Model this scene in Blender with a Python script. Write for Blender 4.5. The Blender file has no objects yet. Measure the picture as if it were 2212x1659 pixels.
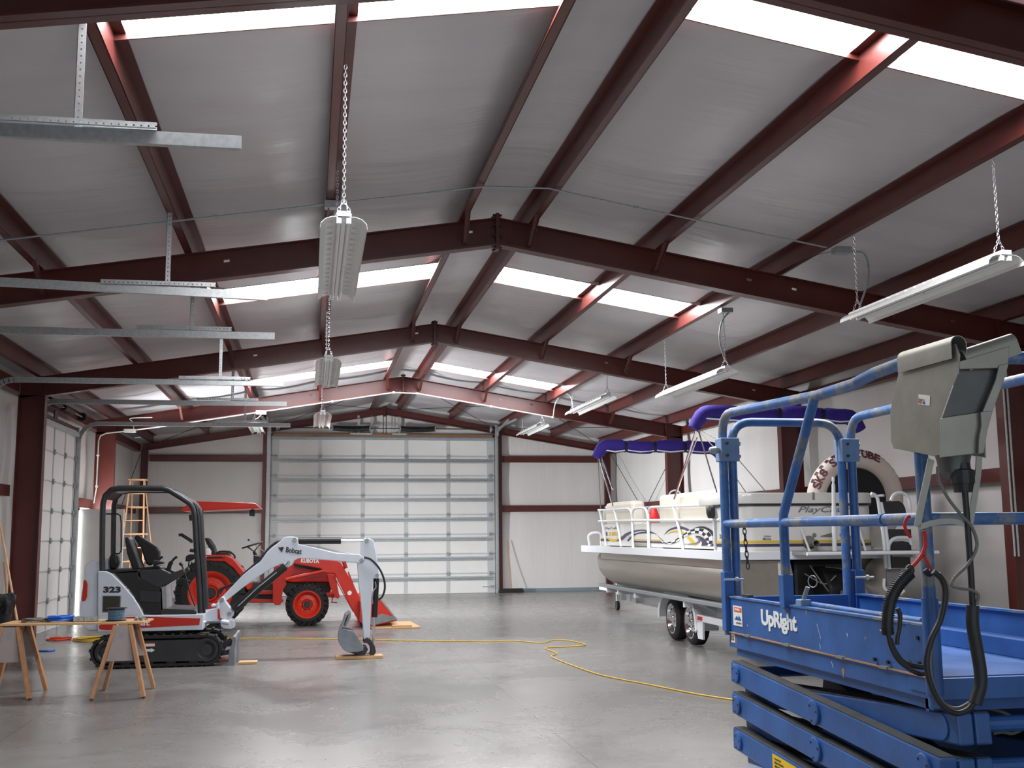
import bpy, bmesh, math, random
from mathutils import Vector, Matrix, noise
random.seed(7)
scene = bpy.context.scene
COL = scene.collection
PI = math.pi

# ------------------------------------------------------------------ camera
CAM_F, YAW, PITCH, ROLL = 2362.5, 0.1823, 0.1355, -0.0086      # focal length in px of a 2212 px wide frame
CAM = Vector((-1.9886, 0.0, 1.6162))
FW = Vector((math.sin(YAW)*math.cos(PITCH), math.cos(YAW)*math.cos(PITCH), math.sin(PITCH)))
RT = Vector((math.cos(YAW), -math.sin(YAW), 0)); UP = RT.cross(FW)
R2 = RT*math.cos(ROLL)+UP*math.sin(ROLL); U2 = -RT*math.sin(ROLL)+UP*math.cos(ROLL)
cam_data = bpy.data.cameras.new('camera'); cam = bpy.data.objects.new('camera', cam_data); COL.objects.link(cam)
cam_data.sensor_width = 36.0; cam_data.lens = CAM_F*36.0/2212.0; cam_data.clip_end = 200; cam_data.clip_start = 0.05
cam.matrix_world = Matrix((( R2.x, U2.x, -FW.x, CAM.x), (R2.y, U2.y, -FW.y, CAM.y), (R2.z, U2.z, -FW.z, CAM.z), (0,0,0,1)))
scene.camera = cam

def at(px, py, X=None, Y=None, Z=None):
    """point in the building that lies on a given plane along a sight line of the photograph"""
    d = FW*CAM_F + R2*(px-1106.0) + U2*(829.5-py)
    if X is not None: t = (X-CAM.x)/d.x
    elif Y is not None: t = (Y-CAM.y)/d.y
    else: t = (Z-CAM.z)/d.z
    return CAM + d*t

# ------------------------------------------------------------------ building dimensions
D, BAY, ZR, W, SL = 30.347, 6.234, 5.081, 6.637, 0.163
FRAME_Y = {1: D-3*BAY, 2: D-2*BAY, 3: D-BAY, 4: D-0.12}
Y0 = -0.9                                             # near end wall
PURL = [0.355, 1.81, 3.25, 4.70, 6.12]
SKY_Y = [(5.75, 6.83), (14.05, 14.95), (22.35, 23.25)]
def zr(x): return ZR - SL*abs(x)

# ------------------------------------------------------------------ world, light, exposure
world = bpy.data.worlds.new('daylight'); scene.world = world; world.use_nodes = True
bg = world.node_tree.nodes['Background']; bg.inputs[0].default_value = (0.80, 0.90, 1.0, 1); bg.inputs[1].default_value = 1.2
SKYLIGHT_STRENGTH = 42.0
def area_light(name, loc, rot, sx, sy, power, color):
    l = bpy.data.lights.new(name, 'AREA'); l.shape = 'RECTANGLE'; l.size = sx; l.size_y = sy
    l.energy = power; l.color = color
    o = bpy.data.objects.new(name, l); COL.objects.link(o); o.location = loc; o.rotation_euler = rot
    return o
# daylight through the open roll-up doorway in the near end wall, behind the photographer
area_light('open_doorway_daylight', (-0.2, Y0-0.25, 2.05), (PI/2, 0, PI), 6.6, 3.9, 60, (0.90, 0.96, 1.0))
# sunlit yard seen through the open walk door in the left wall, between the roller door and the orange lit column
area_light('walk_door_daylight', (-6.95, 23.12, 1.08), (0, -PI/2, 0), 2.0, 0.85, 1900, (0.93, 0.97, 1.0))
scene.view_settings.view_transform = 'Standard'; scene.view_settings.look = 'None'
scene.view_settings.exposure = 0.0; scene.view_settings.gamma = 1.0; scene.view_settings.use_curve_mapping = False

# ------------------------------------------------------------------ materials
def lin(c):
    return tuple(((v/255.0)/12.92 if v/255.0 <= 0.04045 else ((v/255.0+0.055)/1.055)**2.4) for v in c)
def mat(name, rgb, rough=0.5, metal=0.0, var=0.08, vscale=6.0, bump=0.0, bscale=40.0, spec=0.5, coat=0.0,
        stain=None, sscale=3.0, sthr=0.6, stretch=(1,1,1), alpha=1.0, rvar=0.0, trans=0.0):
    m = bpy.data.materials.new(name); m.use_nodes = True
    nt = m.node_tree; b = nt.nodes['Principled BSDF']
    b.inputs['Roughness'].default_value = rough; b.inputs['Metallic'].default_value = metal
    b.inputs['Specular IOR Level'].default_value = spec; b.inputs['Coat Weight'].default_value = coat
    b.inputs['Alpha'].default_value = alpha; b.inputs['Transmission Weight'].default_value = trans
    c = lin(rgb)
    tc = nt.nodes.new('ShaderNodeTexCoord'); mp = nt.nodes.new('ShaderNodeMapping'); mp.inputs['Scale'].default_value = stretch
    nt.links.new(tc.outputs['Object'], mp.inputs['Vector'])
    n = nt.nodes.new('ShaderNodeTexNoise'); n.inputs['Scale'].default_value = vscale; n.inputs['Detail'].default_value = 5
    nt.links.new(mp.outputs[0], n.inputs['Vector'])
    r = nt.nodes.new('ShaderNodeValToRGB')
    r.color_ramp.elements[0].position = 0.3; r.color_ramp.elements[1].position = 0.7
    r.color_ramp.elements[0].color = tuple(v*(1-var) for v in c)+(1,)
    r.color_ramp.elements[1].color = tuple(min(1, v*(1+var)) for v in c)+(1,)
    nt.links.new(n.outputs['Fac'], r.inputs['Fac'])
    out = r.outputs['Color']
    if stain:
        n2 = nt.nodes.new('ShaderNodeTexNoise'); n2.inputs['Scale'].default_value = sscale; n2.inputs['Detail'].default_value = 8
        n2.inputs['Roughness'].default_value = 0.7
        nt.links.new(mp.outputs[0], n2.inputs['Vector'])
        r2 = nt.nodes.new('ShaderNodeValToRGB'); r2.color_ramp.elements[0].position = sthr; r2.color_ramp.elements[1].position = min(1.0, sthr+0.08)
        nt.links.new(n2.outputs['Fac'], r2.inputs['Fac'])
        mx = nt.nodes.new('ShaderNodeMix'); mx.data_type = 'RGBA'
        nt.links.new(r2.outputs['Color'], mx.inputs['Factor']); nt.links.new(out, mx.inputs['A'])
        mx.inputs['B'].default_value = lin(stain)+(1,)
        out = mx.outputs['Result']
    nt.links.new(out, b.inputs['Base Color'])
    if bump:
        nb = nt.nodes.new('ShaderNodeTexNoise'); nb.inputs['Scale'].default_value = bscale; nb.inputs['Detail'].default_value = 4
        nt.links.new(mp.outputs[0], nb.inputs['Vector'])
        bp = nt.nodes.new('ShaderNodeBump'); bp.inputs['Strength'].default_value = bump; bp.inputs['Distance'].default_value = 0.02
        nt.links.new(nb.outputs['Fac'], bp.inputs['Height']); nt.links.new(bp.outputs[0], b.inputs['Normal'])
    if rvar:
        mr = nt.nodes.new('ShaderNodeMapRange'); mr.inputs['To Min'].default_value = max(0.02, rough-rvar); mr.inputs['To Max'].default_value = rough+rvar
        nt.links.new(n.outputs['Fac'], mr.inputs['Value']); nt.links.new(mr.outputs[0], b.inputs['Roughness'])
    return m
def emis(name, rgb, s):
    m = bpy.data.materials.new(name); m.use_nodes = True; nt = m.node_tree; b = nt.nodes['Principled BSDF']
    b.inputs['Base Color'].default_value = (0.9, 0.9, 0.9, 1)
    b.inputs['Emission Color'].default_value = tuple(rgb)+(1,); b.inputs['Emission Strength'].default_value = s
    return m

M = {}
M['steel'] = mat('red_oxide_steel', (80, 32, 27), 0.38, var=0.10, vscale=5, bump=0.04, bscale=60)
M['fabric'] = mat('vinyl_insulation', (186, 183, 186), 0.32, var=0.03, vscale=1.5, bump=0.5, bscale=3.0, stretch=(0.22, 2.2, 1), spec=0.45)
M['wallfabric'] = mat('wall_vinyl_insulation', (208, 205, 202), 0.42, var=0.03, vscale=1.0, bump=0.30, bscale=5.0, stretch=(2.4, 2.4, 0.25), spec=0.4)
M['sky'] = emis('daylit_skylight', (0.97, 0.975, 1.0), SKYLIGHT_STRENGTH)
M['galv'] = mat('galvanised_steel', (182, 187, 188), 0.36, 0.6, var=0.12, vscale=30, bump=0.02)
M['galvdull'] = mat('dull_galvanised_steel', (152, 158, 160), 0.45, 0.4, var=0.1, vscale=20)
M['door'] = mat('white_door_panel', (214, 213, 210), 0.35, var=0.02, vscale=3)
M['doorrim'] = mat('door_stile_grey', (186, 189, 190), 0.35, 0.2, var=0.03)
M['white'] = mat('white_enamel', (232, 233, 234), 0.3, var=0.02)
M['lampwhite'] = mat('white_reflector_enamel', (225, 226, 222), 0.28, var=0.03, vscale=12)
M['black'] = mat('black_plastic', (22, 22, 24), 0.45, var=0.2, bump=0.03)
M['darkmetal'] = mat('dark_grey_metal', (52, 53, 56), 0.4, 0.3, var=0.15)
M['rubber'] = mat('black_rubber', (27, 27, 28), 0.75, var=0.25, vscale=20, bump=0.15, bscale=80)
M['chrome'] = mat('chrome', (225, 226, 230), 0.12, 1.0, var=0.02)
M['exwhite'] = mat('digger_white_paint', (205, 212, 222), 0.3, var=0.03, coat=0.2)
M['exred'] = mat('digger_red_stripe', (186, 40, 26), 0.35, var=0.05)
M['kred'] = mat('tractor_orange_red', (196, 40, 16), 0.35, var=0.05, coat=0.2)
M['kreddk'] = mat('loader_red_paint', (178, 34, 16), 0.4, var=0.06)
M['lightwood'] = mat('plywood', (196, 158, 112), 0.6, var=0.1, vscale=4, stretch=(1, 8, 8))
M['wood'] = mat('sawn_lumber', (170, 122, 84), 0.6, var=0.18, vscale=6, stretch=(8, 8, 1))
M['woodgrey'] = mat('painted_plywood_gusset', (156, 146, 142), 0.6, var=0.1, vscale=4, stain=(118, 128, 160), sscale=3.5, sthr=0.52)
M['orangewood'] = mat('orange_varnished_wood', (214, 168, 126), 0.45, var=0.15, vscale=5, stretch=(6, 6, 1))
M['headerwood'] = mat('door_header_lumber', (140, 98, 58), 0.6, var=0.12, vscale=4, stretch=(1, 8, 8))
M['lift'] = mat('worn_blue_paint', (44, 88, 150), 0.42, var=0.22, vscale=5, bump=0.06, bscale=30, stain=(112, 96, 84), sscale=9, sthr=0.66, rvar=0.1)
M['liftrail'] = mat('dusty_blue_rail_paint', (58, 98, 150), 0.40, var=0.22, vscale=14, stain=(118, 122, 122), sscale=6, sthr=0.50, rvar=0.1)
M['lifttop'] = mat('dark_grey_arm_top', (62, 62, 62), 0.8, var=0.25, vscale=10)
M['rust'] = mat('bare_rusty_edge', (158, 122, 92), 0.6, var=0.2)
M['boxal'] = mat('weathered_aluminium_box', (150, 148, 138), 0.42, 0.55, var=0.10, vscale=9, stain=(105, 100, 92), sscale=22, sthr=0.70, bump=0.03)
M['boxal2'] = mat('dark_aluminium_panel', (92, 93, 92), 0.45, 0.6, var=0.12, vscale=9)
M['boat'] = mat('boat_white_gelcoat', (226, 225, 220), 0.22, var=0.015, coat=0.3)
M['boatrail'] = mat('boat_white_rail', (228, 231, 236), 0.3, var=0.015)
M['cream'] = mat('cream_vinyl_seat', (222, 216, 200), 0.4, var=0.03)
M['pontoon'] = mat('brushed_aluminium_pontoon', (172, 166, 156), 0.34, 0.8, var=0.06, vscale=2, stretch=(4, 0.4, 4), bump=0.03)
M['purple'] = mat('purple_canvas', (46, 28, 128), 0.8, var=0.12, vscale=9, bump=0.15, bscale=25)
M['dkpurple'] = mat('dark_purple_decal', (70, 62, 88), 0.4, var=0.03)
M['yellow'] = mat('yellow_decal', (222, 186, 50), 0.4, var=0.04)
M['ink'] = mat('dark_ink', (40, 40, 46), 0.5, var=0.05)
M['greyink'] = mat('grey_ink', (120, 120, 124), 0.5, var=0.05)
M['maroonink'] = mat('maroon_ink', (104, 50, 58), 0.5, var=0.05)
M['textwhite'] = mat('white_lettering', (222, 226, 226), 0.5, var=0.02)
M['tube'] = mat('towable_tube_cover', (226, 212, 202), 0.45, var=0.04)
M['red'] = mat('red_fabric', (200, 34, 36), 0.5, var=0.08)
M['cord'] = mat('yellow_cord', (206, 168, 52), 0.5, var=0.1)
M['orangecord'] = mat('orange_cord', (214, 74, 40), 0.5, var=0.1)
M['bluehose'] = mat('blue_hose', (24, 98, 204), 0.35, var=0.06)
M['cable'] = mat('grey_cable', (112, 108, 104), 0.55, var=0.15)
M['blackcable'] = mat('black_cable', (34, 34, 36), 0.5, var=0.25, vscale=20)
M['bag'] = mat('black_bin_bag', (20, 21, 24), 0.25, var=0.2, bump=0.5, bscale=18)
M['bucket'] = mat('worn_grey_bucket_steel', (128, 134, 140), 0.45, 0.4, var=0.15, vscale=8)
M['conduit'] = mat('white_conduit', (208, 208, 204), 0.4, 0.2, var=0.03)
M['paper'] = mat('sticker_paper', (224, 222, 214), 0.5, var=0.05)
M['orangestick'] = mat('orange_warning', (214, 84, 50), 0.5, var=0.08)
M['yellowstick'] = mat('yellow_warning_label', (226, 186, 30), 0.5, var=0.05)
M['cabinet'] = mat('pale_grey_enamel', (198, 196, 190), 0.35, var=0.03)
M['baseblue'] = mat('blue_grey_base_trim', (118, 132, 140), 0.5, var=0.05)
M['spoolblue'] = mat('blue_speckled_wire', (84, 110, 130), 0.5, var=0.5, vscale=90)
M['glass'] = mat('dark_glass', (60, 56, 50), 0.15, var=0.1)

def floor_mat():
    m = bpy.data.materials.new('polished_concrete'); m.use_nodes = True; nt = m.node_tree; b = nt.nodes['Principled BSDF']
    tc = nt.nodes.new('ShaderNodeTexCoord')
    def noi(s, d, r=0.6, dist=0.0):
        n = nt.nodes.new('ShaderNodeTexNoise'); n.inputs['Scale'].default_value = s; n.inputs['Detail'].default_value = d
        n.inputs['Roughness'].default_value = r; n.inputs['Distortion'].default_value = dist
        nt.links.new(tc.outputs['Object'], n.inputs['Vector']); return n
    n1 = noi(0.7, 8, 0.65, 0.6); n2 = noi(5.0, 8, 0.7, 0.4)
    mx = nt.nodes.new('ShaderNodeMix'); mx.data_type = 'FLOAT'; mx.inputs[0].default_value = 0.42
    nt.links.new(n1.outputs[0], mx.inputs[2]); nt.links.new(n2.outputs[0], mx.inputs[3])
    r = nt.nodes.new('ShaderNodeValToRGB'); e = r.color_ramp.elements
    e[0].position = 0.28; e[0].color = lin((98, 96, 93))+(1,); e[1].position = 0.72; e[1].color = lin((128, 126, 123))+(1,)
    nt.links.new(mx.outputs[0], r.inputs[0])
    # saw-cut joints every 4.6 m
    sp = nt.nodes.new('ShaderNodeSeparateXYZ'); nt.links.new(tc.outputs['Object'], sp.inputs[0])
    def joint(sock, step, off):
        a = nt.nodes.new('ShaderNodeMath'); a.operation = 'ADD'; a.inputs[1].default_value = off; nt.links.new(sock, a.inputs[0])
        p = nt.nodes.new('ShaderNodeMath'); p.operation = 'PINGPONG'; p.inputs[1].default_value = step/2; nt.links.new(a.outputs[0], p.inputs[0])
        l = nt.nodes.new('ShaderNodeMath'); l.operation = 'LESS_THAN'; l.inputs[1].default_value = 0.006; nt.links.new(p.outputs[0], l.inputs[0])
        return l
    j1 = joint(sp.outputs[0], 4.4, 0.0); j2 = joint(sp.outputs[1], 6.234, 0.82)
    mm = nt.nodes.new('ShaderNodeMath'); mm.operation = 'MAXIMUM'; nt.links.new(j1.outputs[0], mm.inputs[0]); nt.links.new(j2.outputs[0], mm.inputs[1])
    mj = nt.nodes.new('ShaderNodeMath'); mj.operation = 'MULTIPLY'; mj.inputs[1].default_value = 0.55; nt.links.new(mm.outputs[0], mj.inputs[0])
    m2 = nt.nodes.new('ShaderNodeMix'); m2.data_type = 'RGBA'; nt.links.new(mj.outputs[0], m2.inputs['Factor'])
    nt.links.new(r.outputs[0], m2.inputs['A']); m2.inputs['B'].default_value = lin((64, 62, 60))+(1,)
    nt.links.new(m2.outputs['Result'], b.inputs['Base Color'])
    mr = nt.nodes.new('ShaderNodeMapRange'); mr.inputs['From Min'].default_value = 0.3; mr.inputs['From Max'].default_value = 0.7
    mr.inputs['To Min'].default_value = 0.22; mr.inputs['To Max'].default_value = 0.32
    nt.links.new(n1.outputs[0], mr.inputs[0]); nt.links.new(mr.outputs[0], b.inputs['Roughness'])
    b.inputs['Specular IOR Level'].default_value = 0.55
    bp = nt.nodes.new('ShaderNodeBump'); bp.inputs['Strength'].default_value = 0.02; bp.inputs['Distance'].default_value = 0.01
    nt.links.new(n2.outputs[0], bp.inputs['Height']); nt.links.new(bp.outputs[0], b.inputs['Normal'])
    return m
M['floor'] = floor_mat()

# ------------------------------------------------------------------ mesh builder
ORIGIN = {}
class MB:
    def __init__(s, T=None): s.v = []; s.f = []; s.T = T
    def add(s, vs, fs):
        o = len(s.v)
        s.v += [tuple(s.T @ Vector(p)) if s.T is not None else tuple(p) for p in vs]
        s.f += [tuple(i+o for i in f) for f in fs]; return s
    def box(s, x0, x1, y0, y1, z0, z1):
        vs = [(x0,y0,z0),(x1,y0,z0),(x1,y1,z0),(x0,y1,z0),(x0,y0,z1),(x1,y0,z1),(x1,y1,z1),(x0,y1,z1)]
        return s.add(vs, [(3,2,1,0),(4,5,6,7),(0,1,5,4),(1,2,6,5),(2,3,7,6),(3,0,4,7)])
    def beam(s, a, b, w, h, up=(0,0,1)):
        """rectangular bar from a to b, w across, h along up"""
        a = Vector(a); b = Vector(b); d = (b-a).normalized(); u = Vector(up); u = (u-d*u.dot(d))
        if u.length < 1e-4: u = Vector((1,0,0)); u = u-d*u.dot(d)
        u.normalize(); r = d.cross(u)
        vs = []
        for p in (a, b):
            for i, j in ((-1,-1),(1,-1),(1,1),(-1,1)): vs.append(p+r*(w/2*i)+u*(h/2*j))
        return s.add(vs, [(3,2,1,0),(4,5,6,7),(0,1,5,4),(1,2,6,5),(2,3,7,6),(3,0,4,7)])
    def prism(s, poly, axis, a, b):
        """poly of 2-D points; axis 'x' -> (y,z), 'y' -> (x,z), 'z' -> (x,y); extruded from a to b"""
        f = {'x': lambda p, t: (t, p[0], p[1]), 'y': lambda p, t: (p[0], t, p[1]), 'z': lambda p, t: (p[0], p[1], t)}[axis]
        n = len(poly); vs = [f(p, a) for p in poly]+[f(p, b) for p in poly]
        fs = [tuple(range(n)), tuple(range(2*n-1, n-1, -1))]+[(i, (i+1) % n, n+(i+1) % n, n+i) for i in range(n)]
        return s.add(vs, fs)
    def tube(s, pts, r, seg=10, closed=False, caps=True, flat=1.0):
        pts = [Vector(p) for p in pts]; n = len(pts); rs = r if isinstance(r, (list, tuple)) else [r]*n
        vs = []; up = None
        for i, p in enumerate(pts):
            if closed: t = pts[(i+1) % n]-pts[i-1]
            else: t = pts[min(i+1, n-1)]-pts[max(i-1, 0)]
            if t.length < 1e-9: t = Vector((0,0,1))
            t.normalize()
            if up is None:
                up = Vector((0,0,1)) if abs(t.z) < 0.9 else Vector((1,0,0))
            up = (up-t*up.dot(t)).normalized(); q = t.cross(up)
            for k in range(seg):
                a = 2*PI*k/seg; vs.append(p+up*(math.cos(a)*rs[i]*flat)+q*(math.sin(a)*rs[i]))
        fs = []
        for i in range(n if closed else n-1):
            j = (i+1) % n
            for k in range(seg):
                k2 = (k+1) % seg; fs.append((i*seg+k, i*seg+k2, j*seg+k2, j*seg+k))
        if caps and not closed: fs += [tuple(range(seg-1, -1, -1)), tuple((n-1)*seg+k for k in range(seg))]
        return s.add(vs, fs)
    def lathe(s, c, axis, prof, seg=32, cap=True):
        """prof: list of (offset along axis, radius)"""
        c = Vector(c); a = Vector(axis).normalized(); u = Vector((0,0,1)) if abs(a.z) < .9 else Vector((1,0,0)); u = (u-a*u.dot(a)).normalized(); q = a.cross(u)
        vs = []
        for o, r in prof:
            for k in range(seg):
                t = 2*PI*k/seg; vs.append(c+a*o+u*(math.cos(t)*r)+q*(math.sin(t)*r))
        fs = []
        for i in range(len(prof)-1):
            for k in range(seg):
                k2 = (k+1) % seg; fs.append((i*seg+k, i*seg+k2, (i+1)*seg+k2, (i+1)*seg+k))
        if cap and prof[0][1] > 1e-5: fs.append(tuple(range(seg-1, -1, -1)))
        if cap and prof[-1][1] > 1e-5: fs.append(tuple((len(prof)-1)*seg+k for k in range(seg)))
        return s.add(vs, fs)
    def cyl(s, a, b, r, seg=16):
        a = Vector(a); b = Vector(b); return s.lathe(a, b-a, [(0, r), ((b-a).length, r)], seg)
    def build(s, name, m, parent=None, smooth=False, bevel=0.0, loc=None):
        me = bpy.data.meshes.new(name)
        if parent is not None: org = ORIGIN[parent.name]
        elif loc is not None: org = Vector(loc)
        else:
            xs = [p[0] for p in s.v]; ys = [p[1] for p in s.v]; zs = [p[2] for p in s.v]
            org = Vector(((min(xs)+max(xs))/2, (min(ys)+max(ys))/2, min(zs)))
        me.from_pydata([tuple(Vector(p)-org) for p in s.v], [], s.f)
        bm = bmesh.new(); bm.from_mesh(me); bmesh.ops.recalc_face_normals(bm, faces=bm.faces); bm.to_mesh(me); bm.free()
        me.materials.append(M[m] if isinstance(m, str) else m)
        if smooth:
            for p in me.polygons: p.use_smooth = True
        o = bpy.data.objects.new(name, me); COL.objects.link(o)
        if parent is not None: o.parent = parent
        else: o.location = org
        ORIGIN[o.name] = org
        if smooth or bevel:
            if bevel:
                bv = o.modifiers.new('bevel', 'BEVEL'); bv.width = bevel; bv.segments = 2; bv.limit_method = 'ANGLE'; bv.angle_limit = 0.7
            if smooth:
                es = o.modifiers.new('split', 'EDGE_SPLIT'); es.split_angle = 0.65
        return o
def tag(o, label, cat, group=None):
    o['label'] = label; o['category'] = cat
    if group: o['group'] = group
    return o
def thing(name, loc, label, cat, group=None):
    o = bpy.data.objects.new(name, None); COL.objects.link(o); o.location = loc; o.empty_display_size = 0.1
    ORIGIN[o.name] = Vector(loc); return tag(o, label, cat, group)
def struct(o): o['kind'] = 'structure'; return o
def sthing(name, loc):
    o = bpy.data.objects.new(name, None); COL.objects.link(o); o.location = loc; ORIGIN[o.name] = Vector(loc); return struct(o)
def smooth_path(pts, n=6):
    """Catmull-Rom through the points"""
    P = [Vector(p) for p in pts]; P = [P[0]*2-P[1]]+P+[P[-1]*2-P[-2]]; out = []
    for i in range(1, len(P)-2):
        for k in range(n):
            t = k/n; a, b, c, d = P[i-1], P[i], P[i+1], P[i+2]
            out.append(0.5*((2*b)+(c-a)*t+(2*a-5*b+4*c-d)*t*t+(3*b-a-3*c+d)*t**3))
    out.append(P[-2]); return out
def text(txt, size, origin, right, up, m, name, parent, depth=0.002, shear=0.0, bold=0.0, spacing=1.0, width=None, height=None):
    """lettering as mesh; origin = lower left corner"""
    cu = bpy.data.curves.new('lettering', 'FONT'); cu.body = txt; cu.size = size; cu.extrude = depth; cu.shear = shear; cu.offset = bold; cu.space_character = spacing
    cu.resolution_u = 3
    ob = bpy.data.objects.new('lettering', cu); COL.objects.link(ob)
    dg = bpy.context.evaluated_depsgraph_get(); me = bpy.data.meshes.new_from_object(ob.evaluated_get(dg))
    bpy.data.objects.remove(ob); bpy.data.curves.remove(cu)
    xs = [v.co.x for v in me.vertices]; ys = [v.co.y for v in me.vertices]
    x0, y0 = min(xs), min(ys); kx = width/(max(xs)-x0) if width else 1; ky = height/(max(ys)-y0) if height else kx
    r = Vector(right).normalized(); u = Vector(up).normalized(); n = r.cross(u)
    org = ORIGIN[parent.name]
    for v in me.vertices:
        c = v.co.copy(); v.co = Vector(origin)+r*((c.x-x0)*kx)+u*((c.y-y0)*ky)+n*c.z-org
    me.name = name; me.materials.clear(); me.materials.append(M[m])
    o = bpy.data.objects.new(name, me); COL.objects.link(o); o.parent = parent; ORIGIN[o.name] = org
    return o
def cut_hole(o, cutter):
    """cuts a real opening through a part"""
    org = ORIGIN[o.name]; me = bpy.data.meshes.new('cutter'); me.from_pydata([tuple(Vector(p)-org) for p in cutter.v], [], cutter.f)
    bm = bmesh.new(); bm.from_mesh(me); bmesh.ops.recalc_face_normals(bm, faces=bm.faces); bm.to_mesh(me); bm.free()
    c = bpy.data.objects.new('cutter', me); COL.objects.link(c); c.parent = o.parent
    bpy.context.view_layer.update()
    md = o.modifiers.new('cut', 'BOOLEAN'); md.operation = 'DIFFERENCE'; md.solver = 'EXACT'; md.object = c
    dg = bpy.context.evaluated_depsgraph_get(); dg.update(); new = bpy.data.meshes.new_from_object(o.evaluated_get(dg))
    o.modifiers.clear(); o.data = new; bpy.data.objects.remove(c)
def copy_tree(o, parent=None):
    c = o.copy(); COL.objects.link(c); c.parent = parent; ORIGIN[c.name] = ORIGIN[o.name].copy()
    for ch in list(o.children): copy_tree(ch, c)
    return c
# ================================================================== room shell
struct(MB().box(-W-0.3, W+0.3, Y0-1.5, D+0.3, -0.2, 0).build('floor', 'floor', loc=(0,0,0)))

def ceiling():
    xs = []
    edges = [-W]+[-p for p in reversed(PURL)]+PURL+[W]
    for i in range(len(edges)-1):
        a, b = edges[i], edges[i+1]; n = 9 if b-a > 1 else 5
        for k in range(n): xs.append((a+(b-a)*k/n, a, b))
    xs.append((W, PURL[-1], W))
    ys = [Y0]
    marks = sorted([y for s in SKY_Y for y in s])
    y = Y0
    while y < D-0.05:
        y2 = y+0.13
        for m in marks:
            if y+0.04 < m < y2+0.04: y2 = m
        ys.append(min(y2, D)); y = y2
    v = []; f = []
    for y in ys:
        for x, a, b in xs:
            u = (x-a)/(b-a) if b > a else 0
            s = math.sin(PI*min(1, max(0, u)))
            wide = min(1.0, (b-a)/1.3)
            sag = 0.045*s*wide
            w = noise.noise(Vector((x*0.5, y*1.4, 3.1)))*0.030*s+noise.noise(Vector((x*0.9, y*4.2, 8.0)))*0.011*s
            near = min([abs(y-m) for m in marks])
            drape = 0.02*s*math.exp(-near*3.0)*wide
            zf = 0.205-sag+w-drape
            if PURL[0]+0.001 < abs(x) < PURL[2]-0.001 and abs(abs(x)-PURL[1]) > 0.001:
                k_ = max(0.0, 1-near/0.35); k_ = k_*k_*(3-2*k_); zf = zf*(1-k_)+0.150*k_
            v.append((x, y, zr(x)+zf))
    n = len(xs)
    def hole(i, j):
        xm = (xs[i][0]+xs[i+1][0])/2; ym = (ys[j]+ys[j+1])/2
        return PURL[0] < abs(xm) < PURL[2] and any(a < ym < b for a, b in SKY_Y)
    for j in range(len(ys)-1):
        for i in range(n-1):
            if not hole(i, j): f.append((j*n+i, j*n+i+1, (j+1)*n+i+1, (j+1)*n+i))
    mb = MB(); mb.add(v, f); o = mb.build('ceiling', 'fabric', smooth=False, loc=(0,0,0))
    for p in o.data.polygons: p.use_smooth = True
    struct(o)
ceiling()

# skylights: translucent roof panels between the purlins
k = 1
for ya, yb in SKY_Y:
    for sgn in (-1, 1):
        for i in range(2):
            xa, xb = sgn*PURL[i], sgn*PURL[i+1]
            x0, x1 = min(xa, xb), max(xa, xb)
            s = sthing('window_%d' % k, ((x0+x1)/2, (ya+yb)/2, zr((x0+x1)/2)+0.2)); k += 1
            mb = MB(); h = 0.225
            mb.add([(x0,ya,zr(x0)+h),(x1,ya,zr(x1)+h),(x1,yb,zr(x1)+h),(x0,yb,zr(x0)+h)], [(0,1,2,3)]); mb.build('pane', 'sky', s)
            for y_, t, fm in ((ya, -0.012, 'fabric'), (yb, 0.012, 'steel')):
                fr = MB()
                fr.add([(x0,y_,zr(x0)+h+.01),(x1,y_,zr(x1)+h+.01),(x1,y_,zr(x1)+0.142),(x0,y_,zr(x0)+0.142),
                        (x0,y_+t,zr(x0)+h+.01),(x1,y_+t,zr(x1)+h+.01),(x1,y_+t,zr(x1)+0.142),(x0,y_+t,zr(x0)+0.142)],
                       [(0,1,2,3),(7,6,5,4),(0,4,5,1),(1,5,6,2),(2,6,7,3),(3,7,4,0)])
                fr.build('window_frame', fm, s)
# roof sheet above the insulation keeps the daylight out
rf = MB()
for sgn in (-1, 1):
    pts = [(0, ZR+0.32), (sgn*(W+0.3), zr(W+0.3)+0.32), (sgn*(W+0.3), zr(W+0.3)+0.36), (0, ZR+0.36)]
    rf.prism(pts, 'y', Y0-0.3, D+0.3)
struct(rf.build('trim_roof_sheet', 'galvdull', loc=(0,0,0)))

# walls of vinyl-faced insulation, bulging between the girts
GIRT = [0.0, 2.29, 3.67, 4.6]
def wall_z(z):
    for a, b in zip(GIRT, GIRT[1:]):
        if a <= z <= b: return math.sin(PI*(z-a)/(b-a))
    return 0
def side_wall(sgn, name, hole=None):
    zs = [4.26*k/46 for k in range(47)]; ys = [Y0+(D-Y0)*k/230 for k in range(231)]
    v = []; f = []
    for y in ys:
        seam = abs((y % 1.22)-0.61)/0.61
        for z in zs:
            b = 0.035*wall_z(z)+0.012*noise.noise(Vector((y*1.1, z*0.5, sgn*5)))*wall_z(z)-0.010*max(0, seam-0.9)*10
            v.append((sgn*(W-b), y, z))
    n = len(zs)
    for j in range(len(ys)-1):
        for i in range(n-1):
            if hole and hole[0] < (ys[j]+ys[j+1])/2 < hole[1] and (zs[i]+zs[i+1])/2 < hole[2]: continue
            f.append((j*n+i, j*n+i+1, (j+1)*n+i+1, (j+1)*n+i))
    o = MB().add(v, f).build(name, 'wallfabric', loc=(0,0,0))
    for p in o.data.polygons: p.use_smooth = True
    struct(o)
side_wall(-1, 'wall_left', (22.66, 23.60, 2.13)); side_wall(1, 'wall_right')
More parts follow.
